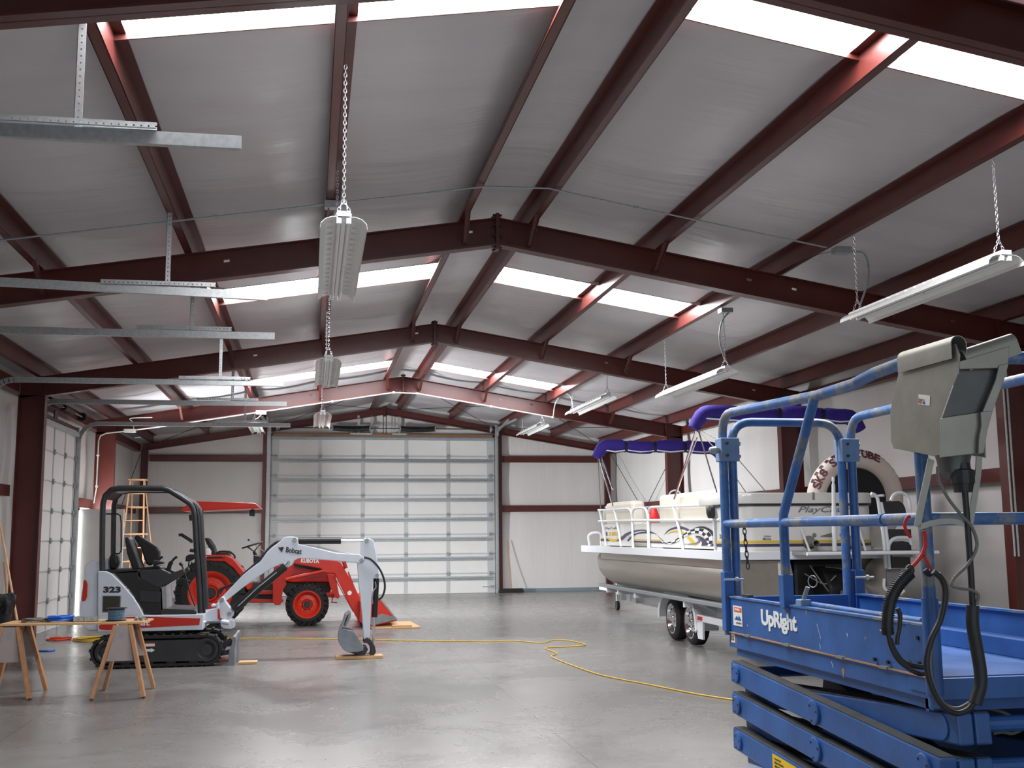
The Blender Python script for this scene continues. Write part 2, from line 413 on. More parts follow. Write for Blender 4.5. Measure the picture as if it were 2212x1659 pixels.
def end_wall(y0, sgn, name, hole=None):
    xs = [-W+2*W*k/150 for k in range(151)]; v = []; f = []; nz = 50
    for x in xs:
        top = zr(x)+0.2
        seam = abs(((x+10) % 1.22)-0.61)/0.61
        for k in range(nz):
            z = top*k/(nz-1)
            b = (0.035*wall_z(min(z, 4.59))+0.012*noise.noise(Vector((x*1.1, z*0.5, 2)))-0.010*max(0, seam-0.92)*12)*min(1, z*4)
            v.append((x, y0-sgn*b, z))
    for j in range(150):
        for i in range(nz-1):
            xm = (xs[j]+xs[j+1])/2; zm = v[j*nz+i][2]
            if hole and hole[0] < xm < hole[1] and zm < hole[2]: continue
            f.append((j*nz+i, j*nz+i+1, (j+1)*nz+i+1, (j+1)*nz+i))
    o = MB().add(v, f).build(name, 'wallfabric', loc=(0,0,0))
    for p in o.data.polygons: p.use_smooth = True
    struct(o)
end_wall(D, 1, 'wall_back'); end_wall(Y0, -1, 'wall_front', (-3.6, 3.2, 4.05))
struct(MB().box(3.16, W-0.05, D-0.09, D-0.03, 0, 0.09).build('baseboard_back', 'baseblue', loc=(0,0,0)))
struct(MB().box(W-0.09, W-0.03, 0, D-0.1, 0, 0.09).build('baseboard_right', 'baseblue', loc=(0,0,0)))

# ================================================================== steel frames
def rafter_web(mb, xa, xb, y, t, depth, holes=(), top=0.0):
    """sloping web plate from xa to xb with slot holes"""
    def seg(a, b, u0, u1):
        mb.add([(a,y-t,zr(a)+top-u1),(b,y-t,zr(b)+top-u1),(b,y-t,zr(b)+top-u0),(a,y-t,zr(a)+top-u0),
                (a,y+t,zr(a)+top-u1),(b,y+t,zr(b)+top-u1),(b,y+t,zr(b)+top-u0),(a,y+t,zr(a)+top-u0)],
               [(0,1,2,3),(7,6,5,4),(0,4,5,1),(1,5,6,2),(2,6,7,3),(3,7,4,0)])
    x = xa
    for h in sorted(holes):
        seg(x, h-0.03, 0, depth); seg(h-0.03, h+0.03, 0, 0.10); seg(h-0.03, h+0.03, 0.128, depth); x = h+0.03
    seg(x, xb, 0, depth)
def sloped_plate(mb, xa, xb, y0, y1, u0, u1, top=0.0):
    mb.add([(xa,y0,zr(xa)+top-u1),(xb,y0,zr(xb)+top-u1),(xb,y1,zr(xb)+top-u1),(xa,y1,zr(xa)+top-u1),
            (xa,y0,zr(xa)+top-u0),(xb,y0,zr(xb)+top-u0),(xb,y1,zr(xb)+top-u0),(xa,y1,zr(xa)+top-u0)],
           [(3,2,1,0),(4,5,6,7),(0,1,5,4),(1,2,6,5),(2,3,7,6),(3,0,4,7)])
def steel_frame(y, label, depth=0.31, fl=0.075, holes=((1.0,), (1.0,)), braces=(), col=(6.05, 6.43)):
    t = thing('steel_frame', (0, y, 0), label, 'steel frame')
    for s, hl in ((-1, holes[0]), (1, holes[1])):
        a, b = (0.02, col[1]) if s > 0 else (-col[1], -0.02)
        mb = MB(); rafter_web(mb, a, b, y, 0.006, depth, [s*h for h in hl])
        sloped_plate(mb, a, b, y-fl, y+fl, 0.0, 0.012); sloped_plate(mb, a, b, y-fl, y+fl, depth-0.014, depth)
        r = mb.build('rafter', 'steel', t)
        # haunch stiffeners and ridge splice plate
        mb = MB(); mb.box(s*col[0]-0.005, s*col[0]+0.005, y-fl, y+fl, zr(col[0])-depth, zr(col[0])-0.01)
        mb.box(min(0, s*0.018), max(0, s*0.018), y-fl, y+fl, ZR-depth-0.05, ZR+0.05)
        mb.build('splice_plate', 'steel', t)
        mb = MB()
        for z_ in (ZR+0.03, ZR-0.08, ZR-0.2, ZR-depth-0.03):
            for yy in (y-fl*0.6, y+fl*0.6): mb.cyl((s*0.015, yy, z_), (s*0.05, yy, z_), 0.013, 6)
        mb.build('bolt', 'darkmetal', t)
        # column
        mb = MB(); x0, x1 = sorted((s*col[0], s*col[1])); zt = zr(col[0])-depth+0.01
        mb.box(x0, x1, y-0.006, y+0.006, 0, zt); mb.box(x0-0.006, x0+0.006, y-fl*1.1, y+fl*1.1, 0, zt); mb.box(x1-0.006, x1+0.006, y-fl*1.1, y+fl*1.1, 0, zr(col[1])-0.02)
        mb.box(x0-0.02, x1+0.02, y-fl*1.3, y+fl*1.3, 0, 0.014)
        mb.build('column', 'steel', t)
    for xb in braces:                                  # flange braces from rafter bottom up to the purlins
        for s in (-1, 1):
            mb = MB(); mb.beam((s*xb, y-0.07, zr(xb)-depth+0.06), (s*(xb+0.02), y-0.42, zr(xb)+0.02), 0.05, 0.006)
            mb.beam((s*xb+0.024, y-0.07, zr(xb)-depth+0.06), (s*(xb+0.02)+0.024, y-0.42, zr(xb)+0.02), 0.006, 0.05)
            mb.build('flange_brace', 'steel', t)
    return t
steel_frame(5.60, 'dark red steel roof frame nearest the camera, crossing the top corners of the picture', braces=())
steel_frame(FRAME_Y[1], 'dark red steel roof frame crossing behind the nearest hanging lamp',
            holes=((0.30, 2.9), (2.95, 3.5, 5.5)), braces=(0.36, 1.81, 4.70))
steel_frame(FRAME_Y[2], 'third dark red steel roof frame, between the two visible rows of skylights', holes=((0.3, 2.9), (2.95, 5.6)), braces=(0.36, 1.81, 3.25))
steel_frame(FRAME_Y[3], 'brightly lit red steel roof frame with a white conduit along its lower edge', holes=((2.0,), (2.2, 2.9)), braces=(0.36, 1.81, 4.70))
steel_frame(FRAME_Y[4], 'slim red steel end frame against the far wall above the large door', depth=0.19, fl=0.06, holes=((), ()), col=(6.24, 6.40), braces=())

# purlins: continuous Z-sections along the building
ords = ['nearest the ridge', 'second from the ridge', 'third from the ridge', 'fourth from the ridge', 'fifth from the ridge, nearest the wall']
for s in (-1, 1):
    for i, p in enumerate(PURL):
        mb = MB(); x = s*p; z0 = zr(p)+0.002; sd = -s
        mb.box(x-0.004, x+0.004, Y0+0.02, D-0.02, z0, z0+0.195)
        mb.box(min(x, x+s*0.075), max(x, x+s*0.075), Y0+0.02, D-0.02, z0, z0+0.006)
        mb.box(min(x, x-s*0.075), max(x, x-s*0.075), Y0+0.02, D-0.02, z0+0.189, z0+0.195)
        mb.box(x+s*0.071, x+s*0.077, Y0+0.02, D-0.02, z0, z0+0.022)
        o = mb.build('roof_purlin', 'steel'); tag(o, 'long dark red roof purlin on the %s slope, %s' % ('left' if s < 0 else 'right', ords[i]), 'roof beam', 'roof purlins running down the building')
# eave struts
for s, n in ((-1, 'left'), (1, 'right')):
    mb = MB(); mb.box(min(s*6.44, s*6.585), max(s*6.44, s*6.585), Y0+0.02, D-0.05, 3.84, 4.03)
    tag(mb.build('eave_strut', 'steel'), 'dark red eave beam along the top of the %s wall' % n, 'eave beam')
# girts
def girt(x0, x1, y0, y1, z, label, grp=None):
    mb = MB(); h = 0.085
    if x1-x0 > y1-y0: mb.box(x0, x1, y1-0.006, y1, z-h, z+h); mb.box(x0, x1, y0, y1, z-h, z-h+0.006); mb.box(x0, x1, y0, y1, z+h-0.006, z+h); mb.box(x0, x1, y0, y0+0.006, z-h, z+h)
    else: mb.box(x0, x1, y0, y1, z-h, z+h)
    tag(mb.build('wall_girt', 'steel'), label, 'wall beam', grp)
girt(-6.2, -3.2, D-0.13, D-0.04, 3.67, 'upper dark red girt on the far wall, left of the large door')
girt(-6.2, -3.2, D-0.13, D-0.04, 2.29, 'lower dark red girt on the far wall, left of the large door')
girt(3.2, 6.22, D-0.13, D-0.04, 3.67, 'upper dark red girt on the far wall, right of the large door')
girt(3.2, 6.22, D-0.13, D-0.04, 2.29, 'lower dark red girt on the far wall, right of the large door')
ys_ = [-0.7, FRAME_Y[1], FRAME_Y[2], FRAME_Y[3], D-0.2]
nm = ['in the bay nearest the camera', 'in the bay behind the blue lift', 'in the bay behind the white boat', 'in the bay at the far corner']
for i in range(4):
    girt(6.48, 6.59, ys_[i]+0.1, ys_[i+1]-0.1, 2.29, 'dark red girt on the right wall, '+nm[i])
girt(-6.59, -6.48, FRAME_Y[3]+0.1, D-0.2, 2.29, 'dark red girt on the left wall behind the wooden ladder')
girt(-6.59, -6.48, FRAME_Y[2]-1.5, FRAME_Y[2]-0.1, 2.32, 'dark red girt on the left wall in front of the near dark column')
girt(-6.59, -6.44, 22.55, FRAME_Y[3]-0.12, 2.29, 'orange lit girt on the left wall above the open white walk door')
# jamb columns of the big door and corner posts
for x, n in ((-3.22, 'left'), (3.22, 'right')):
    mb = MB(); mb.box(x-0.05, x+0.05, D-0.16, D-0.03, 0, zr(x)-0.18)
    tag(mb.build('door_jamb_post', 'steel'), 'dark red steel post at the %s edge of the large far door' % n, 'post')
mb = MB(); mb.box(-3.2, 3.2, D-0.095, D-0.05, 4.29, 4.355); mb.build('door_header', 'steel'); o = bpy.data.objects['door_header']; tag(o, 'dark red steel header beam above the large far door', 'beam')
# bracing cables
def cable(a, b, label, grp='wind bracing cables', r=0.008):
    mb = MB(); mb.tube([a, b], r, 6); tag(mb.build('bracing_cable', 'darkmetal'), label, 'cable', grp)
cable((-6.42, FRAME_Y[3]+0.2, 0.6), (-6.42, D-0.2, 3.78), 'thin dark bracing cable slanting up the left wall behind the ladder')
cable((6.44, FRAME_Y[3]+0.2, 3.7), (6.44, D-0.3, 0.6), 'thin dark bracing cable falling toward the far corner on the right wall')
cable((6.40, FRAME_Y[3]+0.2, 0.6), (6.40, D-0.3, 3.8), 'thin dark bracing cable rising toward the far corner on the right wall')
for i, (xa, xb) in enumerate(((-6.1, -3.0), (-3.0, -0.1), (0.1, 3.0), (3.0, 6.1))):
    w_ = ['far left', 'left of the ridge', 'right of the ridge', 'far right'][i]
    cable((xa, FRAME_Y[3]+0.1, zr(xa)-0.03), (xb, D-0.2, zr(xb)-0.03), 'thin far roof bracing cable slanting right as it recedes, '+w_)
    cable((xb, FRAME_Y[3]+0.1, zr(xb)-0.06), (xa, D-0.2, zr(xa)-0.06), 'thin far roof bracing cable slanting left as it recedes, '+w_)

# ================================================================== large sectional door in the far wall
d1 = sthing('door_1', (0, D-0.1, 0)); yd = D-0.17
n = 8; H = 4.27; sec = H/n
for i in range(n):
    mb = MB(); z0, z1 = i*sec+0.004, (i+1)*sec-0.004
    mb.box(-3.05, 3.05, yd, yd+0.045, z0, z1); mb.build('door_section', 'door', d1)
mb = MB()
for i in range(1, n):                                   # section joints
    mb.box(-3.05, 3.05, yd-0.012, yd, i*sec-0.02, i*sec+0.02)
mb.build('joint_strip', 'doorrim', d1)
for i in range(n):
    z = i*sec+0.40 if i < n-1 else H-0.02
    if i == n-1:
        mb = MB(); mb.box(-3.03, 3.03, yd-0.07, yd, H-0.09, H-0.02); mb.box(-3.03, 3.03, yd-0.02, yd, H-0.02, H+0.015); mb.build('strut', 'galvdull', d1)
    z = i*sec+sec-0.13
    if i < n-1:
        mb = MB(); mb.box(-2.98, 2.98, yd-0.07, yd-0.012, z-0.03, z-0.024); mb.box(-2.98, 2.98, yd-0.07, yd-0.012, z+0.024, z+0.03); mb.box(-2.98, 2.98, yd-0.018, yd-0.01, z-0.055, z+0.055)
        mb.box(-2.98, 2.98, yd-0.074, yd-0.066, z-0.03, z-0.012); mb.box(-2.98, 2.98, yd-0.074, yd-0.066, z+0.012, z+0.03)
        mb.build('strut', 'galv', d1)
for x in (-2.93, -1.75, -0.59, 0.59, 1.75, 2.93):
    mb = MB(); w_ = 0.05 if abs(x) < 2.9 else 0.09
    for i in range(n): mb.box(x-w_, x+w_, yd-0.008, yd+0.0, i*sec+0.02, (i+1)*sec-0.02)
    mb.build('stile', 'doorrim', d1)
    for i in range(1, n):
        mb = MB(); z = i*sec; mb.box(x-0.035, x+0.035, yd-0.03, yd-0.008, z-0.06, z+0.05); mb.cyl((x-0.06, yd-0.03, z), (x+0.06, yd-0.03, z), 0.012, 8)
        if abs(x) > 2.9: mb.cyl((x, yd-0.05, z), (x+math.copysign(0.14, x), yd-0.05, z), 0.012, 8)
        mb.build('hinge', 'galvdull', d1)
for s in (-1, 1):
    mb = MB(); x = s*3.09; mb.box(x-0.03, x+0.03, yd-0.12, yd-0.06, 0, 4.62); mb.box(min(x, x+s*0.07), max(x, x+s*0.07), yd-0.06, yd-0.055, 0, 4.55)
    mb.build('vertical_track', 'galv', d1)
    zt = 4.50
    pts = [(s*3.0, yd-0.02, 4.42), (s*2.98, yd-0.2, zt+0.0), (s*2.97, yd-0.5, zt+0.06)]
mb = MB(); mb.box(-3.0, 3.0, D-0.17, D-0.10, H+0.0, H+0.075); mb.build('header_board', 'headerwood', d1)
mb = MB(); mb.cyl((-2.9, yd-0.08, 4.50), (3.0, yd-0.08, 4.50), 0.014, 8); mb.build('torsion_shaft', 'darkmetal', d1)
for a, b in ((-1.42, -0.42), (0.42, 1.38)):             # helical torsion springs, sagging slightly
    pts = []; turns = 46
    for k_ in range(turns*8+1):
        t = k_/(turns*8); an = t*turns*2*PI
        pts.append((a+(b-a)*t, yd-0.08+math.cos(an)*0.068, 4.50+math.sin(an)*0.068-0.03*math.sin(PI*t)))
    mb = MB(); mb.tube(pts, 0.010, 5); mb.cyl((a, yd-0.08, 4.50), (b, yd-0.08, 4.49), 0.058, 12); mb.build('torsion_spring', 'black', d1, smooth=True)
    for c_ in (a, b):
        mb = MB(); mb.lathe((c_-0.02, yd-0.08, 4.5), (1,0,0), [(0, 0.05), (0.01, 0.085), (0.03, 0.085), (0.04, 0.05)], 16); mb.build('winding_cone', 'galvdull', d1)
for x in (-0.72, -0.36, 0.40):
    mb = MB(); mb.box(x-0.03, x+0.03, D-0.13, D-0.1, 4.33, 4.86); mb.build('bracket', 'galv', d1)
mb = MB(); mb.box(-0.8, 0.5, yd-0.02, yd+0.0, 4.58, 4.60); mb.box(-0.95, -0.35, D-0.2, D-0.12, 4.33, 4.37); mb.box(0.2, 0.6, D-0.2, D-0.12, 4.33, 4.37); mb.build('bearing_plate', 'galv', d1)
for x in (-0.05, 0.03):
    mb = MB(); mb.cyl((x, yd-0.1, 4.35), (x, yd-0.1, 4.92), 0.010, 6); mb.build('chain_hoist', 'black', d1)
for s in (-1, 1):
    mb = MB(); mb.lathe((s*2.92, yd-0.08, 4.5), (1,0,0), [(0,0.02),(0.0,0.09),(0.03,0.10),(0.07,0.05),(0.09,0.05)], 16); mb.build('cable_drum', 'galvdull', d1)
# upright track continuations reaching up to the roof
for s, x0 in ((-1, -3.1), (1, 3.1)):
    mb = MB(); mb.box(x0-0.03, x0+0.03, yd-0.30, yd-0.26, 4.3, 4.5); mb.beam((x0, yd-0.28, 4.5), (x0+0.1*s, yd-2.6, zr(x0)-0.05), 0.06, 0.04)
    mb.beam((x0, yd-0.28, 4.42), (x0, yd-2.0, 4.56), 0.05, 0.05)
    mb.build('high_lift_track', 'galv', d1)
mb = MB(); mb.box(2.92, 3.02, yd-0.05, yd-0.01, 0.14, 0.2); mb.box(2.7, 2.9, yd-0.03, yd-0.01, 0.16, 0.175); mb.build('slide_bolt', 'galvdull', d1)

# ================================================================== three roller doors along the left wall
def perf(mb, a, b, w, side, t=0.003, hole=0.010, pitch=0.04):
    """perforated angle from a to b; holes are real openings"""
    a = Vector(a); b = Vector(b); d = (b-a); L = d.length; d.normalize(); s_ = Vector(side).normalized(); nrm = d.cross(s_)
    def slab(p0, p1, o0, o1):
        vs = []
        for q in (0, t):
            for p, o in ((p0, o0), (p1, o0), (p1, o1), (p0, o1)): vs.append(a+d*p+s_*o+nrm*q)
        mb.add(vs, [(3,2,1,0),(4,5,6,7),(0,1,5,4),(1,2,6,5),(2,3,7,6),(3,0,4,7)])
    slab(0, L, 0, w/2-hole/2); slab(0, L, w/2+hole/2, w)
    p = 0.0
    while p < L:
        slab(p, min(L, p+pitch-hole), w/2-hole/2, w/2+hole/2); p += pitch
    vs = []
    for q in (0, w*0.8):
        for p_, o in ((0, 0), (L, 0), (L, t), (0, t)): vs.append(a+d*p_+s_*o+nrm*q)
    mb.add(vs, [(3,2,1,0),(4,5,6,7),(0,1,5,4),(1,2,6,5),(2,3,7,6),(3,0,4,7)])
def side_door(num, ya, yb, zt=3.80, hang=True, tilt=0.0):
    d = sthing('door_%d' % num, (-6.5, (ya+yb)/2, 0)); X0 = -6.47; Hh = 3.62; n = 7; sc = Hh/n
    y0, y1 = ya+0.05, yb-0.05
    for i in range(n):
        mb = MB(); mb.box(X0-0.045, X0, y0, y1, i*sc+0.003, (i+1)*sc-0.003); mb.build('door_section', 'door', d)
    mb = MB()
    for i in range(1, n): mb.box(X0, X0+0.01, y0, y1, i*sc-0.012, i*sc+0.012)
    mb.build('joint_strip', 'doorrim', d)
    st = [y0+0.03, y0+(y1-y0)*0.25, y0+(y1-y0)*0.5, y0+(y1-y0)*0.75, y1-0.04]
    for y in st:
        mb = MB(); mb.box(X0, X0+0.012, y-0.03, y+0.03, 0.02, Hh-0.02); mb.build('stile', 'doorrim', d)
        for i in range(1, n):
            mb = MB(); mb.box(X0+0.01, X0+0.035, y-0.03, y+0.03, i*sc-0.05, i*sc+0.05); mb.cyl((X0+0.035, y-0.06, i*sc), (X0+0.035, y+0.06, i*sc), 0.014, 8); mb.build('hinge', 'galvdull', d)
    mb = MB(); mb.box(X0, X0+0.07, y0, y1, Hh-0.09, Hh-0.01); mb.build('strut', 'galv', d)
    mb = MB(); mb.box(X0-0.03, X0+0.0, y0-0.1, y1+0.1, 3.66, 3.72); mb.build('door_header', 'steel', d)
    for y, z_, out in ((ya, zt, -1), (yb, zt+tilt, 1)):
        # galvanised track: up the jamb, round the bend and out level into the room
        path = [(X0+0.05, y, 0.0), (X0+0.05, y, z_-0.36)]
        for k_ in range(1, 9):
            a = k_/8*PI/2; path.append((X0+0.05+0.34*(1-math.cos(a)), y, z_-0.36+0.34*math.sin(a)+0.02*k_/8))
        path.append((-2.41, y, z_-(tilt*1.6 if out > 0 else 0)))
        mb = MB()
        P = [Vector(p) for p in path]
        for p, q in zip(P, P[1:]):
            dd = (q-p).normalized(); nn = Vector((dd.z, 0, -dd.x))
            mb.beam(p-dd*0.004, q+dd*0.004, 0.006, 0.075, nn)
            for s_ in (-1, 1):
                mb.beam(p+nn*0.036*s_+Vector((0,0.018,0)), q+nn*0.036*s_+Vector((0,0.018,0)), 0.036, 0.006, nn)
        mb.build('roller_track', 'galv', d)
        mb = MB(); mb.beam((X0+0.02, y+0.04*out, 0), (X0+0.02, y+0.04*out, 3.72), 0.05, 0.05, (1,0,0)); mb.build('jamb_angle', 'galvdull', d)
        if hang:
            xh = -3.32; z_ = z_-(tilt*1.25 if out > 0 else 0)
            mb = MB(); perf(mb, (xh, y+0.03, z_+0.03), (xh, y+0.03, zr(xh)+0.04), 0.045, (1,0,0)); mb.build('track_hanger', 'galv', d)
            mb = MB(); perf(mb, (xh-0.55, y+0.005, z_+0.045), (xh+0.45, y+0.005, z_+0.045), 0.045, (0,0,1)); mb.build('stiffener_angle', 'galv', d)
    # spring assembly
    mb = MB(); mb.cyl((X0+0.1, ya, 3.92), (X0+0.1, yb, 3.92), 0.014, 8); mb.build('torsion_shaft', 'galvdull', d)
    for a in (ya+0.9, ya+2.0):
        mb = MB(); mb.cyl((X0+0.1, a, 3.92), (X0+0.1, a+0.8, 3.92), 0.05, 14); mb.build('torsion_spring', 'black', d)
    mb = MB()
    for y in (ya+0.02, yb-0.02): mb.lathe((X0+0.1, y-0.04, 3.92), (0,1,0), [(0,0.02),(0,0.08),(0.03,0.09),(0.07,0.05)], 16)
    mb.build('cable_drum', 'black', d)
    mb = MB(); mb.box(X0, X0+0.02, ya+1.7, ya+1.95, 3.70, 4.0); mb.build('centre_bracket', 'darkmetal', d)
    return d
dA = side_door(2, 18.65, 22.3)
dB = side_door(3, 12.20, 16.1)
dC = side_door(4, 6.15, 10.09, zt=3.83, tilt=0.06)

# open walk door in the left wall: frame, leaf swung into the room
d5 = sthing('door_5', (-6.5, 23.1, 0))
MB().box(-6.68, -6.42, 22.60, 22.66, 0, 2.18).build('door_frame', 'white', d5); MB().box(-6.68, -6.42, 23.60, 23.66, 0, 2.18).build('door_frame', 'white', d5); MB().box(-6.68, -6.42, 22.60, 23.66, 2.13, 2.19).build('door_frame', 'white', d5)
MB().box(-6.43, -5.60, 22.69, 22.735, 0.015, 2.15).build('door_leaf', 'cabinet', d5, bevel=0.003)
MB().box(-5.602, -5.592, 22.688, 22.737, 0.015, 2.15).build('leaf_edge', 'white', d5)
MB().lathe((-5.68, 22.69, 0.98), (0,-1,0), [(0, 0.03), (0.01, 0.03), (0.03, 0.012), (0.05, 0.012), (0.055, 0.028), (0.085, 0.022), (0.09, 0)], 14).build('door_knob', 'galvdull', d5, smooth=True)
# ================================================================== hanging lamps
def chain_mb(mb, a, b, r=0.010, pitch=0.028, wire=0.0028):
    a = Vector(a); b = Vector(b); d = b-a; L = d.length; d.normalize(); n = max(2, int(L/pitch))
    u = Vector((1,0,0)) if abs(d.x) < .8 else Vector((0,1,0)); u = (u-d*u.dot(d)).normalized(); q = d.cross(u)
    for i in range(n):
        c = a+d*(L*(i+.5)/n); s_ = u if i % 2 else q; pts = []
        for k_ in range(8):
            t = 2*PI*k_/8; pts.append(c+d*(math.cos(t)*L/n*0.68)+s_*(math.sin(t)*r))
        mb.tube(pts, wire, 4, closed=True)
def strip_lamp(x, ya, yb, z, label, za=None, zb=None, chain_top=None, chains=(1, 1), droop=0.0):
    """two-tube shop lamp with a wide reflector, long side along the building; z = height of its top"""
    t = thing('hanging_lamp', (x, ya, z-0.1), label, 'lamp', 'shop lamps hung on chains')
    L = yb-ya
    if za is None: za = z
    if zb is None: zb = z
    def zz(y): return za+(zb-za)*(y-ya)/L
    prof = [(-0.155,-0.105),(-0.150,-0.075),(-0.120,-0.045),(-0.080,-0.030),(-0.035,-0.028),(0.035,-0.028),(0.080,-0.030),(0.120,-0.045),(0.150,-0.075),(0.155,-0.105)]
    mb = MB(); n = len(prof); vs = []
    for y in (ya, yb):
        for o in (0, 0.003): vs += [(x+p[0], y, zz(y)+p[1]-o) for p in prof]
    f = []
    for i in range(n-1): f += [(i, i+1, 2*n+i+1, 2*n+i), (n+i+1, n+i, 3*n+i, 3*n+i+1), (i, n+i, n+i+1, i+1), (2*n+i, 2*n+i+1, 3*n+i+1, 3*n+i)]
    f += [(0, 2*n, 3*n, n), (n-1, 2*n-1, 4*n-1, 3*n-1)]
    mb.add(vs, f)
    for i in range(16):                                 # vent louvres pressed in the reflector
        y = ya+L*(i+.7)/16.5
        for s in (-1, 1): mb.box(x+s*0.09-0.03, x+s*0.09+0.02, y-0.004, y+0.004, zz(y)-0.046, zz(y)-0.029)
    mb.build('reflector', 'lampwhite', t)
    mb = MB(); mb.beam((x, ya-0.01, za-0.012), (x, yb+0.01, zb-0.012), 0.085, 0.034); mb.beam((x, ya+0.02, za-0.04), (x, yb-0.02, zb-0.04), 0.028, 0.03); mb.build('ballast_channel', 'white', t)
    mb = MB()
    for s in (-1, 1): mb.box(x+s*0.032-0.016, x+s*0.032+0.016, ya+0.0, ya+0.035, za-0.075, za-0.025); mb.box(x+s*0.032-0.016, x+s*0.032+0.016, yb-0.035, yb, zb-0.075, zb-0.025)
    mb.build('lamp_holder', 'white', t)
    for s in (-1, 1):
        mb = MB(); mb.cyl((x+s*0.032, ya+0.03, za-0.062), (x+s*0.032, (ya+yb)/2-0.01, (za+zb)/2-0.062), 0.013, 10); mb.cyl((x+s*0.032, (ya+yb)/2+0.01, (za+zb)/2-0.062), (x+s*0.032, yb-0.03, zb-0.062), 0.013, 10)
        mb.build('fluorescent_tube', 'glasswhite', t, smooth=True)
    for y, zc, on in ((ya+0.08, zz(ya+0.08), chains[0]), (yb-0.08, zz(yb-0.08), chains[1])):
        if not on: continue
        top = chain_top if chain_top is not None else zr(x)
        mb = MB(); chain_mb(mb, (x, y, zc+0.10), (x, y, top)); chain_mb(mb, (x-0.05, y, zc+0.005), (x, y, zc+0.11)); chain_mb(mb, (x+0.05, y, zc+0.005), (x, y, zc+0.11))
        mb.build('chain', 'chainsteel', t)
    return t
M['glasswhite'] = mat('unlit_fluorescent_tube', (226, 228, 228), 0.2, var=0.01)
M['chainsteel'] = mat('bright_zinc_chain', (210, 212, 216), 0.25, 0.9, var=0.05)
LX = -1.80
strip_lamp(LX, 7.1, 9.4, 3.72, 'nearest and largest hanging lamp, seen from below in front of the left roof purlin', za=3.73, zb=3.70)
strip_lamp(LX, 13.2, 15.6, 3.76, 'hanging lamp on the left row, second from the camera, below the roof frame')
strip_lamp(LX, 19.2, 21.6, 3.76, 'small distant lamp of the left row hanging before the left door spring', chain_top=zr(LX))
strip_lamp(-3.25, 25.0, 27.4, 4.16, 'farthest left lamp, half hidden behind the ends of the galvanised door tracks')
RX = 3.33
strip_lamp(RX, 7.5, 9.95, 3.77, 'large hanging lamp at the right edge above the grey control box')
strip_lamp(RX, 13.35, 15.95, 3.75, 'hanging lamp above the boat, second from the camera on the right')
strip_lamp(3.4, 19.4, 22.3, 4.17, 'third hanging lamp on the right, in front of the lit red roof frame')
strip_lamp(3.35, 25.0, 27.6, 4.20, 'farthest small lamp on the right, beyond the lit red roof frame')

# ================================================================== conduits and boxes
def conduit(pts, r, label, m='conduit', n=1, name='conduit', cl=()):
    mb = MB(); mb.tube(pts if n == 1 else smooth_path(pts, n), r, 8)
    t = thing(name, pts[0], label, 'conduit')
    mb.build('pipe', m, t, smooth=True)
    for p in cl:
        b = MB(); b.cyl(Vector(p)-Vector((0.025,0,0)), Vector(p)+Vector((0.025,0,0)), r*1.8, 8); b.build('coupling', m, t)
    return t
yc = 10.3
c = [(-6.3, yc, 4.06)]+[(x, yc, zr(x)-0.02) for x in (-4.8, -2.9, -1.9)]+[(-0.35, yc, ZR-0.075), (0.3, yc, ZR-0.06)]+[(x, yc, zr(x)-0.02) for x in (1.2, 2.3, 3.25)]
conduit(c, 0.009, 'long thin grey conduit crossing under the purlins in front of the nearest lamp', 'galvdull', cl=[c[2], c[6]])
t = thing('junction_box', (LX-0.02, yc, zr(LX)-0.08), 'small grey junction box on the left purlin behind the nearest lamp', 'junction box'); MB().box(LX-0.1, LX+0.06, yc-0.05, yc+0.05, zr(LX)-0.075, zr(LX)-0.005).build('box_body', 'galvdull', t)
mb = MB(); mb.tube(smooth_path([(LX-0.06, yc, zr(LX)-0.07), (LX-0.08, yc-0.2, zr(LX)-0.35), (LX-0.03, 9.62, 3.8)], 6), 0.008, 6); mb.tube(smooth_path([(LX+0.03, yc, zr(LX)-0.07), (LX+0.02, yc-0.3, zr(LX)-0.45), (LX, 9.6, 3.8)], 6), 0.008, 6); mb.build('lamp_wire', 'galvdull', t)
t = thing('junction_box', (3.42, yc, 4.46), 'small grey junction box on the right purlin near the right hand lamp', 'junction box'); MB().box(3.33, 3.5, yc-0.06, yc+0.06, 4.47, 4.535).build('box_body', 'galvdull', t)
mb = MB(); mb.tube(smooth_path([(3.48, yc, 4.5), (3.66, yc-0.02, 4.47), (3.62, yc-0.15, 4.2), (3.36, 9.9, 3.8)], 7), 0.011, 6); mb.build('lamp_wire', 'galvdull', t)
mb = MB(); mb.tube([(3.36, yc, 4.5), (3.30, yc+0.3, 4.53), (3.30, FRAME_Y[1]-0.1, 4.53)], 0.009, 6); mb.build('pipe', 'galvdull', t)
conduit([(-6.39, 23.9, 2.3), (-6.36, 23.95, 2.6), (-6.36, 23.98, 3.60), (-6.33, 23.98, 3.70), (-6.22, 23.98, 3.76), (-5.9, 23.98, 3.80)]+[(x, 23.98, zr(x)-0.335) for x in (-5.2, -3.05, -0.22, 0.3, 1.3, 2.4, 3.36)],
        0.014, 'white conduit running along the lower edge of the lit red roof frame', cl=[(x, 23.98, zr(x)-0.335) for x in (-3.05, -1.55, -0.22, 0.3, 1.95)]+[(3.36, 23.98, zr(3.36)-0.335), (-6.36, 23.97, 3.30), (-6.36, 23.97, 2.65)])
t = thing('junction_box', (-5.75, 23.98, 3.78), 'white junction box on the conduit near the left red column', 'junction box'); MB().box(-5.86, -5.62, 23.93, 24.03, 3.78, 3.85).build('box_body', 'conduit', t)
MB().tube(smooth_path([(-5.66, 23.98, 3.84), (-5.70, 23.98, 4.0), (-5.73, 23.97, 4.08), (-5.3, 23.97, 4.10)], 6), 0.010, 6).build('pipe', 'conduit', t)
